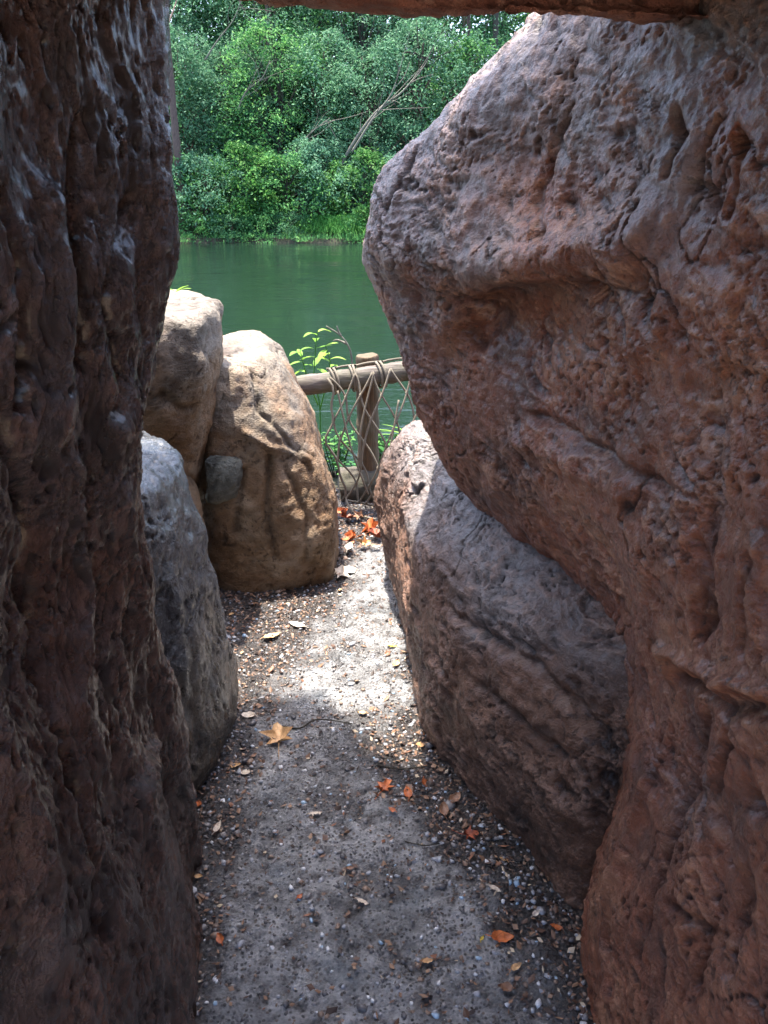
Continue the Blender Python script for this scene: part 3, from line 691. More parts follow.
LV = [  # px, py, kind, length m, material, angle, label
    (279, 741, 'maple', .115, 'dry_tan', 100, 'large golden tan lobed leaf lying alone on the grey path'),
    (340, 574, 'maple', .13, 'dry_pale', 20, 'pale cream dry leaf on the path at the foot of the big tan boulder'),
    (297, 626, 'oval', .075, 'dry_pale', 150, 'pale dry leaf left of the sunlit patch of path'),
    (272, 638, 'oval', .07, 'dry_tan', 30, 'light tan dry leaf on the dark soil left of the sunlit path'),
    (384, 790, 'maple', .07, 'dry_orange', 60, 'orange broken leaf on the dark soil near a twig'),
    (408, 794, 'oval', .045, 'dry_orange', 100, 'small orange oval leaf right of the orange broken leaf'),
    (468, 836, 'maple', .055, 'dry_red', 10, 'crumpled red leaf at the foot of the ledge boulder'),
    (444, 812, 'oval', .05, 'dry_brown', 90, 'brown oval leaf above the crumpled red leaf'),
    (502, 940, 'oval', .055, 'dry_orange', 5, 'rust coloured narrow leaf at the lower right of the path'),
    (516, 968, 'oval', .03, 'dry_tan', 30, 'small tan leaf just below the rust coloured narrow leaf'),
    (556, 928, 'oval', .03, 'dry_orange', 160, 'small orange leaf near the right wall at the bottom'),
    (392, 647, 'oval', .035, 'dry_yellow', 170, 'small yellow leaf on the bright path beside the ledge boulder'),
    (218, 828, 'oval', .04, 'dry_pale', 75, 'cream oval leaf beside the lichen boulder at the left path edge'),
    (482, 941, 'oval', .018, 'dry_yellow', 60, 'tiny yellow leaf left of the rust coloured narrow leaf'),
    (392, 814, 'oval', .025, 'dry_orange', 140, 'tiny orange leaf below the orange broken leaf'),
    (536, 914, 'oval', .025, 'dry_pale', 40, 'tiny cream leaf near the right wall'),
    (428, 960, 'oval', .03, 'dry_tan', 0, 'tan leaf scrap near the bottom middle of the path'),
    (220, 940, 'oval', .03, 'dry_orange', 120, 'orange leaf scrap near the bottom left of the path'),
    (420, 700, 'oval', .03, 'dry_brown', 20, 'small brown leaf where the sunlit path ends'),
    (248, 716, 'oval', .05, 'dry_pale', 175, 'grey white flat leaf left of the golden tan leaf'),
    (455, 800, 'oval', .05, 'dry_brown', 50, 'dull brown leaf beside the foot of the ledge boulder'),
    (300, 900, 'oval', .02, 'dry_orange', 50, 'tiny orange scrap on the middle of the grey path'),
    (350, 868, 'oval', .022, 'dry_brown', 10, 'tiny brown scrap on the middle of the grey path'),
    (232, 672, 'oval', .04, 'dry_pale', 60, 'cream leaf edge beside the blue grey boulder'),
]
cl = [(346, 522, 'maple', .12, 'dry_red', 30), (352, 538, 'maple', .11, 'dry_orange', 200), (370, 530, 'maple', .12, 'dry_orange', 90), (378, 540, 'maple', .12, 'dry_red', 140),
      (364, 548, 'maple', .09, 'dry_tan', 270), (349, 553, 'oval', .08, 'dry_pale', 80), (340, 516, 'oval', .09, 'dry_orange', 10), (360, 520, 'maple', .09, 'dry_brown', 190), (374, 550, 'oval', .06, 'dry_pale', 20),
      (384, 531, 'maple', .09, 'dry_orange', 20)]
cll = ['deep red lobed leaf', 'orange lobed leaf', 'bright orange leaf turned up', 'red brown lobed leaf', 'tan curled leaf', 'cream oval leaf', 'orange narrow leaf', 'brown crumpled leaf', 'small cream leaf', 'rusty leaf']
where = ['at the back left of the leaf pile by the fence', 'in front of the deep red leaf in the pile by the fence', 'in the middle of the leaf pile by the fence', 'at the right of the leaf pile by the fence',
         'at the front of the leaf pile by the fence', 'at the front left of the leaf pile by the fence', 'against the big tan boulder behind the leaf pile', 'under the fence net behind the leaf pile', 'at the front right of the leaf pile by the fence', 'against the ledge boulder beside the leaf pile']
for k, (a_, b_) in enumerate(zip(cll, where)): LV.append(cl[k] + (a_ + ' ' + b_,))
for k, (px, py, kd, L, mt, an, lab) in enumerate(LV):
    g = G(px, py); me = leaf_mesh('fallen_leaf', kd, L, M[mt], 100 + k, curl=1.1 if k < 24 else 1.9)
    o = link('fallen_leaf', me); o.location = (g[0], g[1], ground_z(g[0], g[1]) + .004 + (.02 * random.random() if k >= 24 else 0))
    tilt = .12 if k < 24 else .45
    o.rotation_euler = (random.uniform(-tilt, tilt), random.uniform(-tilt, tilt), R(an)); tag(o, lab, 'fallen leaf', 'fallen leaves on the path')
# more small leaves scattered (individuals, look-alikes)
small = [leaf_mesh('fallen_leaf', 'oval', .026, M[m_], 300 + k, curl=1.0) for k, m_ in enumerate(['dry_brown', 'dry_orange', 'dry_tan', 'dry_pale', 'dry_brown', 'dry_brown'])]
sp_ = rand_ground(90, lambda p, s: .01 + .95 * s)
cn = ['brown', 'orange', 'tan', 'cream', 'brown', 'brown']
for k, p in enumerate(sp_):
    m_ = k % 6
    o = link('fallen_leaf', small[m_]); o.location = (p[0], p[1], p[2] + .004); s_ = random.uniform(.6, 1.5); o.scale = (s_, s_ * random.uniform(.8, 1.3), s_)
    o.rotation_euler = (random.uniform(-.35, .35), random.uniform(-.35, .35), random.uniform(0, 6.3))
    tag(o, 'tiny %s curled leaf among the litter on the dark path edges' % cn[m_], 'fallen leaf', 'tiny %s leaves among the litter' % cn[m_])
for k, (pl, rad, lab) in enumerate([([(378, 764), (400, 770), (430, 767)], .0035, 'thin dark twig on the soil above the orange broken leaf'),
                                    ([(282, 728), (300, 729), (318, 723), (352, 724)], .0035, 'dark bent twig across the path where the sunlight ends'),
                                    ([(405, 845), (425, 850), (440, 846)], .002, 'short twig left of the crumpled red leaf')]):
    pts = cr([(lambda g: (g[0], g[1], ground_z(g[0], g[1]) + rad + .003))(G(*q)) for q in pl], 6)
    V, Fa = tube(pts, np.linspace(rad, rad * .5, len(pts)), 6); tag(link('twig', mesh_py('twig', V, Fa, M['bark_dark'])), lab, 'twig')

# ------------------------------------------------------------------ rope fence
fence = empty('rope_fence', (P(367, 500, 4.0)[0], 4.0, 0)); FB = np.array(fence.location)
tag(fence, 'low log fence with knotted rope netting at the water edge', 'fence')
def fpart(name, V, Fa, mat, parent=None):
    o = link(name, mesh_py(name, np.asarray(V) - FB, Fa, mat), parent or fence); return o
def log(p0, p1, r, n=70, sides=36, seed=0, dome=True):
    t = np.linspace(0, 1, n)[:, None]; pts = np.array(p0) * (1 - t) + np.array(p1) * t
    d = (pts[-1] - pts[0]); d /= np.linalg.norm(d)
    pts = np.concatenate([[pts[0] - d * .0062], [pts[0] - d * .006], [pts[0] - d * .005], pts, [pts[-1] + d * .005], [pts[-1] + d * .006], [pts[-1] + d * .0062]])
    rad = np.full(len(pts), r); rad[[0, -1]] *= .6; rad[[1, -2]] *= .92; rad[[2, -3]] *= .97
    V, Fa = tube(pts, rad, sides)
    V = V + .15 * r * np.stack([perlin(V * 11 + seed + 5 * k, seed + k) + .5 * perlin(V * 34 + seed, seed + k) for k in range(3)], 1)
    return V, Fa
r0 = np.array(P(299, 386, 3.98)); r1 = np.array(P(470, 362, 4.03))
railV, railF = log(r0, r1, .050, seed=3); fpart('rail', railV, railF, M['wood_rail'])
pt = P(367, 356, 4.10)
V, Fa = log((pt[0], 4.10, -.1), (pt[0], 4.10, pt[2]), .058, seed=6); fpart('post', V, Fa, M['wood_post'])
V, Fa = log(P(340, 486, 4.06), P(430, 484, 4.10), .10, seed=9); fpart('bottom_log', V, Fa, M['wood_log'])
# netting: a diamond net hung from the rail, gathered towards the ground
def net_pt(u, v):                        # u along, v 0 top .. 1 bottom
    tl, tr = np.array(P(329, 377, 3.92)), np.array(P(480, 357, 3.95))
    bl, br = np.array(P(343, 497, 3.86)), np.array(P(470, 535, 3.80))
    p = (tl * (1 - u) + tr * u) * (1 - v) + (bl * (1 - u) + br * u) * v
    p = p + np.array([.018 * math.sin(9 * v + 11 * u), -.035 * math.sin(math.pi * v) + .012 * math.sin(14 * u), .012 * math.sin(8 * u + 5 * v) * v])
    wv = np.array([[u * 3.1, v * 2.3, .5]])
    return p + (.35 + .65 * v) * np.array([.045 * perlin(wv, 201)[0], .03 * perlin(wv, 202)[0], .035 * perlin(wv, 203)[0]])
nets = []; NU, NV = 7, 3
rr_ = .0054
for s in (1, -1):
    for k in range(-NV * 2, NU * 2 + NV * 2 + 1):
        seg = []
        for t in np.linspace(0, 1, 34):
            u = (k + s * t * NV * 1.0) / NU + (0 if s == 1 else 0)
            if -.001 <= u <= 1.001: seg.append(net_pt(u, t) + np.array([0, .005 * s, 0]))
        if len(seg) > 4: nets.append(tube(seg, rr_, 6))
bd = [net_pt(0, t) for t in np.linspace(0, 1, 18)]
bd = [b + np.array([-.012 + .012 * math.sin(i * 1.3), -.01, 0]) for i, b in enumerate(bd)]
nets.append(tube(bd, rr_ * 1.1, 6)); nets.append(tube([net_pt(u, 1) for u in np.linspace(0, 1, 22)], rr_ * 1.1, 6))
for (ua, va, ub, vb) in ((.02, .1, .22, .9), (.30, .0, .12, .7), (.45, .2, .2, 1.0)):
    nets.append(tube(cr([net_pt(ua, va) + [0, -.012, 0], net_pt((ua + ub) / 2, (va + vb) / 2) + [.015, -.02, -.03], net_pt(ub, vb) + [0, -.012, 0]], 10), rr_, 6))
tail = cr([net_pt(0, .97), P(350, 508, 3.8), P(362, 520, 3.74), P(376, 527, 3.7)], 6); tail[:, 2] = np.maximum(tail[:, 2], .012)
nets.append(tube(tail, rr_ * 1.1, 6))
V, Fa = joinparts(nets); net = fpart('rope_net', V, Fa, M['rope'])
kn = []
for a in range(0, NU * 2 + 1):
    for b in range(0, NV * 2 + 1):
        if (a + b) % 2 == 0 and a <= NU * 2:
            p = net_pt(a / NU / 2 * 1.0, b / NV / 2)
            if b and random.random() < .9:
                kn.append(p)
kme = mesh_np('knot', iv * np.array([.010, .009, .011]), if_, M['rope'])
for p in kn: link('knot', kme, net, tuple(p - FB))
# lashing: loops round the rail
rd = (r1 - r0) / np.linalg.norm(r1 - r0); rn = np.cross(rd, [0, 0, 1]); rn /= np.linalg.norm(rn); rb = np.cross(rn, rd)
def loop(t, w=0.0, lean=.0, r=.0062):
    pts = []
    for a in np.linspace(0, 2 * math.pi, 22):
        pts.append(r0 + rd * (t + lean * math.sin(a) + w * a / 6.28) + (.064) * (math.cos(a) * rb + math.sin(a) * rn))
    return tube(pts, r, 6, False)
lashes = [.165, .185, .265, .283, .40, .42, .55, .575, .70, .72]
for t in lashes:
    V, Fa = loop(t, .01, random.uniform(-.02, .02)); fpart('rope_loop', V, Fa, M['rope'])
run = [r0 + rd * t + .066 * (math.cos(a_) * rb - math.sin(a_) * rn) for t, a_ in zip(np.linspace(.15, .8, 26), .35 + .25 * np.sin(np.arange(26) * 1.3))]
V, Fa = tube(run, .0058, 6); fpart('running_rope', V, Fa, M['rope'])

# ------------------------------------------------------------------ plants by the fence
def blade(p0, d, L, W, droop, n=7, side=None):
    """a leaf blade as an arched strip"""
    d = np.array(d, float); d /= np.linalg.norm(d)
    sd = np.cross(d, [0, 0, 1]) if side is None else np.array(side, float); sd /= np.linalg.norm(sd) + 1e-9
    t = np.linspace(0, 1, n); P0 = np.array(p0)
    C_ = P0 + d * (t * L)[:, None] + np.array([0, 0, -1.0]) * (droop * L * t ** 2)[:, None]
    w = W * np.sin(np.pi * np.clip(t * .93 + .05, 0, 1)) ** .75
    up = np.cross(sd, d) * .25
    V = np.concatenate([C_ - sd * w[:, None] + up * w[:, None], C_, C_ + sd * w[:, None] + up * w[:, None]])
    q = np.arange(n - 1)
    Fa = np.concatenate([np.stack([q, q + n, q + n + 1, q + 1], 1), np.stack([q + n, q + 2 * n, q + 2 * n + 1, q + n + 1], 1)])
    return V, Fa
def plant(base, stems, mat, leafL, leafW, per, label, cat='plant', seed=0, group=None, name='leafy_plant', droop=.35, top_only=0.0):
    rs = random.Random(seed); root = empty(name, base); tag(root, label, cat, group); B = np.array(base)
    sv, lv = [], []
    for s in stems:
        pts = cr(s, 8); sv.append(tube(pts, np.linspace(.005, .002, len(pts)), 5))
        n = len(pts)
        for k in range(per):
            f = top_only + (1 - top_only) * (k + .5) / per; i = min(n - 1, int(f * (n - 1)))
            a = k * 2.4 + rs.uniform(-.4, .4); el = rs.uniform(.0, .6)
            d = (math.cos(a) * math.cos(el), math.sin(a) * math.cos(el) * .9, math.sin(el))
            lv.append(blade(pts[i], d, leafL * rs.uniform(.7, 1.15), leafW * rs.uniform(.8, 1.2), droop * rs.uniform(.3, 1.6)))
    V, Fa = joinparts(sv); link('stem', mesh_py('stem', V - B, Fa, M['bark_dark'] if mat != 'leaf_yellow' else M['leaf_bright']), root)
    V, Fa = joinparts(lv); link('foliage', mesh_np('foliage', V - B, Fa, M[mat]), root)
    return root
b0 = P(318, 450, 4.45)
plant((b0[0], 4.45, -.1), [[(b0[0], 4.45, -.1), P(320, 410, 4.40), P(314, 380, 4.35), P(316, 345, 4.3), P(318, 330, 4.28)],
                           [P(320, 410, 4.40), P(326, 385, 4.35), P(330, 362, 4.3), P(325, 345, 4.28)],
                           [P(318, 405, 4.40), P(308, 380, 4.33), P(303, 362, 4.3), P(300, 350, 4.3)]], 'leaf_yellow', .105, .016, 9,
      'bright yellow green leafy shoot rising above the left end of the fence rail', seed=2, top_only=.35)
tw = [cr([P(353, 372, 4.2), P(350, 350, 4.2), P(341, 336, 4.2), P(326, 326, 4.2)], 6), cr([P(341, 336, 4.2), P(338, 330, 4.2), P(337, 326, 4.2)], 4), cr([P(347, 344, 4.2), P(338, 340, 4.22), P(333, 341, 4.22)], 4)]
V, Fa = joinparts([tube(t_, np.linspace(.006, .003, len(t_)), 6) for t_ in tw]); tag(link('bare_twig', mesh_py('bare_twig', V, Fa, M['bark_pale'])), 'bare pale forked twig sticking up behind the fence rail', 'twig')
def bushlet(px, py, Y, h, w, mat, L, W, label, seed, nst=6, per=9, group=None, droop=.35):
    b = P(px, py, Y); rs = random.Random(seed); z0 = float(gheight(np.array([b[0]]), np.array([Y]))[0])
    st = []
    for k in range(nst):
        dx, dy = rs.uniform(-w, w), rs.uniform(-w * .5, w * .5); top = b[2] + h * rs.uniform(.6, 1)
        st.append([(b[0] + dx * .2, Y + dy * .2, z0), (b[0] + dx * .6, Y + dy * .6, (z0 + top) / 2), (b[0] + dx, Y + dy, top)])
    return plant((b[0], Y, z0), st, mat, L, W, per, label, seed=seed, group=group, droop=droop, top_only=.3)
bushlet(336, 450, 4.45, .12, .12, 'leaf_bright', .05, .011, 'fine leaved light green plant left of the fence post behind the net', 5, 10, 14)
bushlet(352, 470, 4.3, .05, .12, 'leaf_mid', .05, .012, 'small green plant low behind the net beside the post foot', 6, 9, 12)
bushlet(392, 455, 4.4, .12, .13, 'leaf_bright', .07, .014, 'fresh green plant right of the fence post behind the net', 7, 9, 12)
bushlet(300, 470, 4.5, .08, .16, 'leaf_mid', .05, .012, 'dark green plant hidden low behind the big tan boulder', 8, 8, 10)
b0 = P(428, 436, 4.42); lv = []
for k in range(16):
    a = random.uniform(math.pi * .8, math.pi * 1.15); el = random.uniform(-.1, .75)
    lv.append(blade((b0[0], 4.42, b0[2] - .05), (math.cos(a) * math.cos(el), -abs(math.sin(a)) * .4 * math.cos(el), math.sin(el)), random.uniform(.2, .38), .008, .25, 9))

lv += [blade((b0[0], 4.42, -.2), (.02 * k - .04, 0, 1), b0[2] + .2, .008, .0, 9) for k in range(5)]
V, Fa = joinparts(lv); tag(link('blade_plant', mesh_np('blade_plant', V, Fa, M['leaf_yellow'])), 'long bladed pale green plant behind the net beside the right wall', 'plant')
lv = [blade(P(176, 292, 3.2), (math.cos(a), -.2, .45), .07, .012, .2) for a in (0.1, .9, 2.4)]
V, Fa = joinparts(lv); tag(link('sprig', mesh_np('sprig', V, Fa, M['leaf_yellow'])), 'tiny yellow green sprig on top of the sunlit pale tan boulder', 'plant')

# ------------------------------------------------------------------ far bank
def leaves_np(C_, L, W, n_up=.45, seed=0):
    r = np.random.default_rng(seed); n = len(C_)
    nm = r.standard_normal((n, 3)); nm[:, 2] = np.abs(nm[:, 2]) + n_up; nm[:, 1] -= .45; nm /= np.linalg.norm(nm, axis=1)[:, None]
    t = r.standard_normal((n, 3)); t[:, 2] -= .4; t -= nm * (t * nm).sum(1)[:, None]; t /= np.linalg.norm(t, axis=1)[:, None]
    b = np.cross(nm, t); L_ = (L * r.uniform(.6, 1.35, n))[:, None]; W_ = (W * r.uniform(.6, 1.3, n))[:, None]
    V = np.stack([C_ - t * L_ * .5, C_ + b * W_ * .5 - nm * L_ * .06, C_ + t * L_ * .5 - nm * L_ * .12, C_ - b * W_ * .5 - nm * L_ * .06], 1).reshape(-1, 3)
    return V, np.arange(n * 4).reshape(-1, 4)
def crown_pts(rx, ry, h0, h1, clumps, per, seed, cr_=.28, shell=.55, sheet=1.0):
    r = np.random.default_rng(seed); out = []
    a = r.uniform(0, 2 * math.pi, clumps); zz = r.uniform(0, 1, clumps)
    rad = r.uniform(shell, 1, clumps) ** .6
    prof = np.sqrt(np.clip(1 - (zz * 1.75 - .8) ** 2, .08, 1))
    wob = 1 + .28 * np.sin(a * 3 + seed) + .2 * np.sin(a * 5 + zz * 9)
    C_ = np.stack([rx * rad * prof * wob * np.cos(a), ry * rad * prof * wob * np.sin(a), h0 + (h1 - h0) * zz], 1)
    for c_ in C_:
        s = cr_ * r.uniform(.5, 1.4)
        k = int(per * r.uniform(.5, 1.4))
        q = r.standard_normal((k, 3)) * s * np.array([1.1, 1.0, .42])
        q[:, 2] -= .35 * (q[:, 0] ** 2 + q[:, 1] ** 2) / s
        out.append(c_ + q)
    return np.concatenate(out), C_
crown_cache = {}
def tree_meshes(kind, var):
    key = (kind, var)
    if key in crown_cache: return crown_cache[key]
    sd = hash_kind(kind) * 10 + var
    rs = np.random.default_rng(sd)
    if kind == 'shrub':   rx, ry, h0, h1, cl, per, lL, lW, mat, cs = 1.25, 1.0, .0, 1.8, 95, 85, .09, .046, ['leaf_mid', 'leaf_teal', 'leaf_bright'][var % 3], .17
    elif kind == 'low':   rx, ry, h0, h1, cl, per, lL, lW, mat, cs = .95, .7, -.1, .8, 70, 55, .085, .04, ['leaf_mid', 'leaf_deep', 'leaf_mid'][var % 3], .14
    elif kind == 'mid':   rx, ry, h0, h1, cl, per, lL, lW, mat, cs = 1.7, 1.3, .6, 4.4, 130, 135, .095, .042, ['leaf_teal', 'leaf_mid', 'leaf_teal'][var % 3], .25
    elif kind == 'tall':  rx, ry, h0, h1, cl, per, lL, lW, mat, cs = 2.3, 1.8, 1.5, 9.5, 210, 140, .115, .052, ['leaf_deep', 'leaf_teal', 'leaf_mid'][var % 3], .40
    elif kind == 'airy':  rx, ry, h0, h1, cl, per, lL, lW, mat, cs = 2.0, 1.5, 2.0, 7.5, 150, 80, .12, .035, 'leaf_teal', .34
    pts, C_ = crown_pts(rx, ry, h0, h1, cl, per, sd, cs)
    V, Fa = leaves_np(pts, lL, lW, seed=sd + 1); crown = mesh_np('crown', V, Fa, M[mat], False)
    parts = []
    H = h1 * .9
    tr = cr([(0, 0, -.4), (rs.normal(0, .05) * H * .3, 0, H * .3), (rs.normal(0, .05) * H, rs.normal(0, .04) * H, H * .65), (rs.normal(0, .05) * H, 0, H)], 6)
    r_ = .018 * H + .02; parts.append(tube(tr, np.linspace(r_, r_ * .25, len(tr)), 8))
    for c_ in C_[rs.choice(len(C_), min(len(C_), 26), False)]:
        k = int(np.clip((c_[2] * .6) / max(H, .1) * (len(tr) - 1), 1, len(tr) - 2)); s0 = tr[k]
        mid = (s0 + c_) / 2 + rs.normal(0, .08, 3) * H * .15
        bp = cr([s0, mid, c_], 5); parts.append(tube(bp, np.linspace(r_ * .35, r_ * .08, len(bp)), 5))
    V, Fa = joinparts(parts); trunk = mesh_py('trunk', V, Fa, M['bark_pink'] if (kind in ('mid', 'airy') and var % 2 == 0) else M['bark_dark'])
    crown_cache[key] = (crown, trunk); return crown_cache[key]
def hash_kind(k): return {'shrub': 3, 'low': 5, 'mid': 7, 'tall': 11, 'airy': 13}[k]
def gz(x, y): return float(gheight(np.array([float(x)]), np.array([float(y)]))[0])
def put(kind, var, x, y, s, label, cat, group, name, rz=None, sz=1.0):
    cm, tm = tree_meshes(kind, var)
    r = empty(name, (x, y, gz(x, y) - .03)); r.scale = (s, s, s * sz); r.rotation_euler = (0, 0, random.uniform(-.5, .5) if rz is None else rz)
    tag(r, label, cat, group); link('crown', cm, r); link('trunk', tm, r)
    return r
def farx(px, Y, Z=1.5): return x_of(px, Y, Z)
G1 = 'shrubs along the far bank'; G2 = 'bushy trees on the far bank'; G3 = 'tall trees at the back of the far bank'
for k, (px, Y, v, s, lab) in enumerate([
    (130, 26.4, 0, .9, 'bright low shrub at the far left of the bank behind the dark wall'),
    (196, 25.75, 0, .8, 'bright low shrub on the far bank just right of the dark left wall'),
    (232, 25.8, 1, .85, 'green low shrub beside the ferns at the far water edge'),
    (262, 25.75, 2, .8, 'bright low shrub on the far water edge below the tall middle bushes'),
    (292, 25.8, 1, .8, 'green low shrub left of the bright grass tuft'),
    (366, 25.8, 2, .9, 'bright low shrub right of the grass tuft beside the right rock'),
    (420, 26.4, 0, .9, 'low far bank shrub hidden behind the right rock')]):
    put('low', v, farx(px, Y, 0), Y, s, lab, 'shrub', G1, 'shrub')
for k, (px, Y, v, s, lab) in enumerate([
    (150, 26.7, 0, 1.2, 'dense green shrub at the left end of the far bank'),
    (205, 26.5, 1, 1.1, 'teal green shrub above the ferns on the far bank'),
    (245, 26.9, 2, 1.2, 'mid green shrub in the second row left of centre'),
    (285, 26.6, 0, 1.1, 'rounded green shrub behind the low shrub near the grass tuft'),
    (322, 27.1, 1, 1.15, 'teal shrub directly behind the bright grass tuft'),
    (362, 26.8, 2, 1.1, 'green shrub at the right of the bank near the rock edge'),
    (410, 26.9, 1, 1.2, 'teal shrub partly behind the right rock on the bank')]):
    put('shrub', v, farx(px, Y, 1), Y, s, lab, 'shrub', G1, 'shrub')
for k, (px, Y, v, s, lab) in enumerate([
    (120, 29.0, 1, 1.15, 'bushy tree at the left beyond the pink barked trunk'),
    (190, 28.8, 0, 1.1, 'pale stemmed teal tree next to the pink barked trunk'),
    (238, 29.2, 2, 1.1, 'teal bushy tree left of the middle of the bank'),
    (280, 28.9, 1, 1.15, 'mid green bushy tree in the middle of the bank'),
    (330, 29.4, 0, 1.1, 'pale stemmed teal tree behind the grass tuft'),
    (372, 29.0, 2, 1.05, 'teal bushy tree beside the leaning pale branches'),
    (425, 29.3, 0, 1.2, 'pale stemmed teal tree just above the right rock slope'),
    (480, 29.6, 1, 1.1, 'mid green bushy tree right of the leaning pale branches'),
    (540, 29.8, 2, 1.1, 'teal bushy tree hidden behind the peak of the right rock')]):
    put('mid', v, farx(px, Y, 2), Y, s, lab, 'tree', G2, 'bushy_tree')
for k, (px, Y, kd, v, s, lab) in enumerate([
    (90, 33.0, 'tall', 0, 1.0, 'tall dark tree behind the left wall'),
    (175, 32.2, 'tall', 1, 1.0, 'tall teal tree at the upper left of the view'),
    (235, 33.0, 'tall', 0, 1.0, 'tall dark tree left of the middle at the back'),
    (262, 31.0, 'airy', 0, 1.1, 'feathery light teal tree at the upper middle left'),
    (300, 32.5, 'tall', 2, 1.0, 'tall mid green tree in the middle at the back'),
    (350, 31.2, 'airy', 1, 1.1, 'feathery teal tree below the lintel at the upper middle'),
    (365, 33.2, 'tall', 1, 1.0, 'tall teal tree behind the leaning pale branches'),
    (425, 32.4, 'tall', 0, 1.0, 'tall dark tree above the right rock slope'),
    (462, 31.4, 'airy', 0, .95, 'feathery teal tree near the peak of the right rock'),
    (490, 33.5, 'tall', 2, .95, 'tall mid green tree beside the thin dark trunk'),
    (580, 33.5, 'tall', 1, .85, 'tall teal tree hidden behind the right rock peak')]):
    put(kd, v, farx(px, Y, 4), Y, s, lab, 'tree', G3, 'tall_tree')
# trees farther back that close the wood, read as one mass
pts = []
r = np.random.default_rng(5)
for k in range(60):
    cx, cy = r.uniform(-22, 20), r.uniform(35, 40); h = gz(cx, cy)
    q, _ = crown_pts(2.6, 2.0, h + .2, h + r.uniform(9, 13), 60, 34, 900 + k, .6)
    pts.append(q + [cx, cy, 0])
V, Fa = leaves_np(np.concatenate(pts), .26, .14, seed=77)
tag(link('distant_wood', mesh_np('distant_wood', V, Fa, M['leaf_deep'], False)), 'dark dense wood closing the view behind the far bank trees', 'wood', kind='stuff')
# unseen tree added as sun blocker, crown shaped to shade path and rocks
cot = 1 / math.tan(R(ELEV)); sdx, sdy = math.sin(R(AZ)) * cot, math.cos(R(AZ)) * cot
root = empty('sun_blocker_tree', (-3.4, 2.6, -.05)); tag(root, 'added out of frame leafy tree that blocks sun over the passage', 'tree'); B = np.array(root.location)
tr = cr([(-3.4, 2.6, -.4), (-3.3, 2.6, 1.8), (-2.9, 2.7, 3.8), (-2.6, 2.8, 6.2)], 8); V, Fa = tube(tr, np.linspace(.17, .07, len(tr)), 12)
link('trunk', mesh_py('trunk', V - B, Fa, M['bark_dark']), root)
rl = np.random.default_rng(31); lp = []; bp = []
for (cx, cy, rad_, n_) in ((-.98, 2.95, .61, 3000), (-.31, 2.54, .34, 1300), (-1.7, 3.1, .5, 500), (-2.6, 3.0, .7, 700)):
    a = rl.uniform(0, 6.283, n_); q = rad_ * np.sqrt(rl.uniform(0, 1, n_)) * (1 + .18 * np.sin(a * 5)); z = rl.uniform(5.0, 5.9, n_)
    lp.append(np.stack([cx + q * np.cos(a) + sdx * (z - 5.5), cy + q * np.sin(a) + sdy * (z - 5.5), z], 1))
    for k in range(5):
        e = lp[-1][rl.integers(n_)]; c_ = cr([(-2.7, 2.75, 4.6), ((-2.7 + e[0]) / 2, (2.8 + e[1]) / 2, 5.3), tuple(e)], 6); bp.append(tube(c_, np.linspace(.035, .008, len(c_)), 6))
V, Fa = leaves_np(np.concatenate(lp), .12, .062, seed=8, n_up=1.4); link('crown', mesh_np('crown', V - B, Fa, M['leaf_mid'], False), root)
V, Fa = joinparts(bp); link('branch', mesh_py('branch', V - B, Fa, M['bark_dark']), root)
# single trunks and leaning bare branches
def trunk_tree(x, y, H, r_, mat, label, lean=0.0, seed=0, name='bare_tree', branches=5, crown=None):
    rs = np.random.default_rng(seed); z0 = gz(x, y); root = empty(name, (x, y, z0)); tag(root, label, 'tree')
    tr = cr([(0, 0, -.3), (lean * .3 * H, 0, H * .3), (lean * .62 * H, 0, H * .65), (lean * H, 0, H)], 8)
    V, Fa = tube(tr, np.linspace(r_, r_ * .45, len(tr)), 12); V = V + .05 * r_ * np.stack([perlin(V * 6 + k * 3, seed + k) for k in range(3)], 1) * 4
    link('trunk', mesh_py('trunk', V, Fa, mat), root)
    bp = []; lp = []
    for k in range(branches):
        i = int(len(tr) * rs.uniform(.45, .95)); s0 = tr[i]; a = rs.uniform(0, 6.3)
        e = s0 + np.array([math.cos(a), math.sin(a), rs.uniform(.2, .9)]) * H * rs.uniform(.10, .22)
        c_ = cr([s0, (s0 + e) / 2 + [0, 0, -.05 * H * rs.random()], e], 6); bp.append(tube(c_, np.linspace(r_ * .3, r_ * .06, len(c_)), 6))
        if crown: lp.append(e + rs.standard_normal((260, 3)) * .5)
    V, Fa = joinparts(bp); link('branch', mesh_py('branch', V, Fa, mat), root)
    if crown:
        V, Fa = leaves_np(np.concatenate(lp), .13, .06, seed=seed); link('crown', mesh_np('crown', V, Fa, M[crown], False), root)
trunk_tree(farx(178, 26.3, 2), 26.3, 11, .13, M['bark_pink'], 'straight pink barked trunk standing at the left edge of the far bank', .0, 3, branches=8, crown='leaf_teal')
trunk_tree(farx(497, 30.6, 7), 30.6, 11, .13, M['bark_dark'], 'thin dark trunk showing above the right rock slope', .0, 4, branches=6, crown='leaf_mid')
def branchy(pxs, Y, r_, label, seed, mat='bark_pale'):
    main = cr([P(a, b, Y) for a, b in pxs], 8); rs = np.random.default_rng(seed); parts = [tube(main, np.linspace(r_, r_ * .3, len(main)), 7)]
    for k in range(7):
        i = int(rs.uniform(.25, .95) * len(main)); s0 = main[i]; d = main[min(i + 2, len(main) - 1)] - main[i - 2]; d /= np.linalg.norm(d)
        e = s0 + d * rs.uniform(.4, 1.0) + rs.normal(0, .4, 3); c_ = cr([s0, (s0 + e) / 2 + rs.normal(0, .08, 3), e], 5)
        parts.append(tube(c_, np.linspace(r_ * .35, r_ * .1, len(c_)), 5))
    V, Fa = joinparts(parts); tag(link('bare_branch', mesh_py('bare_branch', V, Fa, M[mat])), label, 'branch', 'bare branches on the far bank')
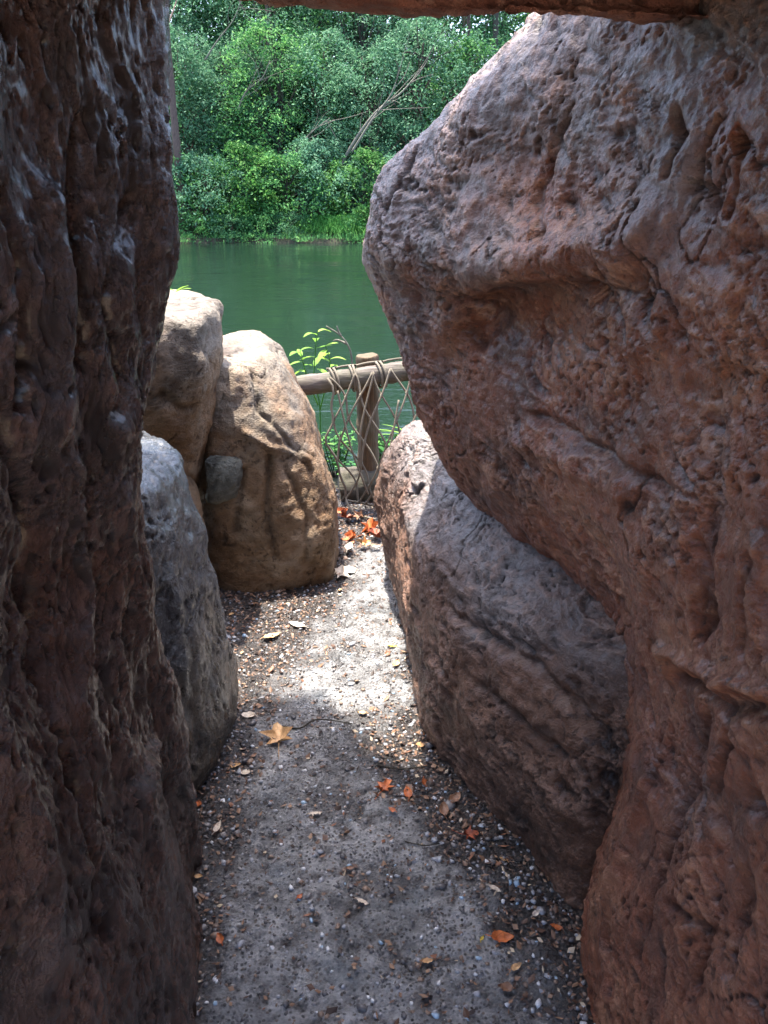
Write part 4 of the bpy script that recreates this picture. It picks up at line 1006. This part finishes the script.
branchy([(335, 178), (352, 145), (376, 112), (402, 92), (420, 70)], 27.0, .055, 'long pale bare branch leaning right above the grass tuft', 1)
branchy([(352, 152), (372, 120), (390, 96), (398, 76)], 26.7, .04, 'shorter pale bare branch just left of the long leaning one', 2)
branchy([(288, 165), (300, 146), (312, 132), (330, 118)], 27.0, .035, 'thin pale bare branch in the middle of the bank', 3)
branchy([(205, 60), (218, 40), (232, 22), (240, 5)], 28.0, .03, 'thin grey bare branch at the upper left of the trees', 4)
branchy([(390, 60), (410, 52), (430, 58), (455, 50)], 28.6, .035, 'dark crooked branch spreading near the top of the trees', 5, 'bark_dark')
branchy([(238, 110), (246, 92), (262, 78), (270, 60)], 27.6, .03, 'thin pale bare branch left of the middle', 6)
# grass tuft, bank grass, ferns
def grass_mesh(name, centers, L, W, n, seed, spread=.3, mat='grass', flop=.5):
    r = np.random.default_rng(seed); parts = []
    P0, D, LL = [], [], []
    for c_ in centers:
        for k in range(n):
            o = r.normal(0, spread, 3); o[2] = 0; a = r.uniform(0, 6.3); el = r.uniform(.5, 1.4)
            P0.append(np.array(c_) + o); D.append([math.cos(a) * math.cos(el), math.sin(a) * math.cos(el), math.sin(el)]); LL.append(L * r.uniform(.6, 1.3))
    P0, D, LL = np.array(P0), np.array(D), np.array(LL)[:, None]
    sd = np.cross(D, [0, 0, 1]); sd /= np.linalg.norm(sd, axis=1)[:, None] + 1e-9
    sd = sd * .4 + np.array([1, 0, 0]) * .6
    rows = []
    for t, w in ((0, 1), (.35, .95), (.7, .6), (1, .08)):
        C_ = P0 + D * LL * t + np.array([0, 0, -1]) * LL * flop * t ** 2.2
        rows += [C_ - sd * W * w, C_ + sd * W * w]
    V = np.stack(rows, 1); n_ = len(V); base = np.arange(n_)[:, None] * 8
    Fa = np.concatenate([base + np.array([[q, q + 1, q + 3, q + 2]]) for q in (0, 2, 4)])
    return mesh_np(name, V.reshape(-1, 3), Fa, M[mat], False)
cs = [(farx(px, 25.9, 0), 25.9 + .3 * random.random(), gz(farx(px, 25.9, 0), 25.9)) for px in (318, 326, 334, 342, 350, 330, 340)]
tag(link('grass_tuft', grass_mesh('grass_tuft', cs, 1.15, .018, 420, 4, .22, 'grass', .75)), 'big bright green arching grass tuft at the far water edge', 'grass tuft')
cs = []
r = np.random.default_rng(9)
for k in range(260):
    x = r.uniform(-16, 14); y = 25.6 + .5 * math.sin(x * .35) + .3 * math.sin(x * 1.1) + r.uniform(-.22, .3); cs.append((x, y, gz(x, y)))
tag(link('bank_grass', grass_mesh('bank_grass', cs, .30, .012, 26, 6, .12, 'leaf_mid', .6)), 'yellow green grass fringe along the far water edge', 'grass', kind='stuff')
for k, (px, Y, s, lab) in enumerate([(208, 25.9, 1.0, 'light green fern spreading at the far water edge on the left'), (226, 26.0, .8, 'second fern right of the spreading light green one'), (190, 26.0, .8, 'fern close to the dark left wall on the far bank')]):
    x = farx(px, Y, 0); lv = []
    for f in range(14):
        a = random.uniform(0, 6.3); el = random.uniform(.35, 1.1); L = s * random.uniform(.7, 1.1)
        d = np.array([math.cos(a) * math.cos(el), math.sin(a) * math.cos(el), math.sin(el)]); o0 = np.array([x, Y, gz(x, Y)])
        sd = np.cross(d, [0, 0, 1]); sd /= np.linalg.norm(sd)
        for t in np.linspace(.15, 1, 16):
            c_ = o0 + d * L * t + np.array([0, 0, -.55 * L * t * t]); w = .2 * s * (1.05 - t) + .02
            for q_ in (-1, 1): lv.append(blade(c_, sd * q_ + d * .35, w, .018, .25, 3))
    V, Fa = joinparts(lv); tag(link('fern', mesh_np('fern', V, Fa, M['leaf_bright'])), lab, 'fern', 'ferns on the far bank')

# ------------------------------------------------------------------ light, sky, camera
#        # sun high, ahead of the camera and to its left (compass from +Y, clockwise)
w = bpy.data.worlds.new('World'); S.world = w; w.use_nodes = True
nt = w.node_tree; bg = nt.nodes['Background']; sky = nt.nodes.new('ShaderNodeTexSky'); sky.sky_type = 'NISHITA'; sky.sun_disc = False
sky.sun_elevation = R(ELEV); sky.sun_rotation = R(AZ); sky.air_density = .75; sky.dust_density = 2.5; nt.links.new(sky.outputs[0], bg.inputs[0]); bg.inputs[1].default_value = .15
sd = Vector((math.sin(R(AZ)) * math.cos(R(ELEV)), math.cos(R(AZ)) * math.cos(R(ELEV)), math.sin(R(ELEV))))
L = bpy.data.lights.new('sun', 'SUN'); L.energy = 2.6; L.angle = R(1.0); L.color = (1, .93, .82)
lo = bpy.data.objects.new('sun', L); COL.objects.link(lo); lo.rotation_euler = sd.to_track_quat('Z', 'Y').to_euler(); lo.location = (0, -5, 12)
cam = bpy.data.cameras.new('camera'); co = bpy.data.objects.new('camera', cam); COL.objects.link(co); S.camera = co
co.location = (0, 0, CAMZ); co.rotation_euler = (math.pi / 2 - PITCH, 0, 0)
cam.sensor_fit = 'VERTICAL'; cam.sensor_height = 24; cam.lens = 24 * F / 1024; cam.clip_start = .02; cam.clip_end = 600
S.view_settings.view_transform = 'Standard'; S.view_settings.look = 'None'; S.view_settings.exposure = 2.7; S.view_settings.gamma = 1
S.render.resolution_x, S.render.resolution_y = 768, 1024
S.cycles.use_denoising = True; S.cycles.use_adaptive_sampling = False
S.cycles.max_bounces = 8; S.cycles.diffuse_bounces = 5; S.cycles.sample_clamp_indirect = 8
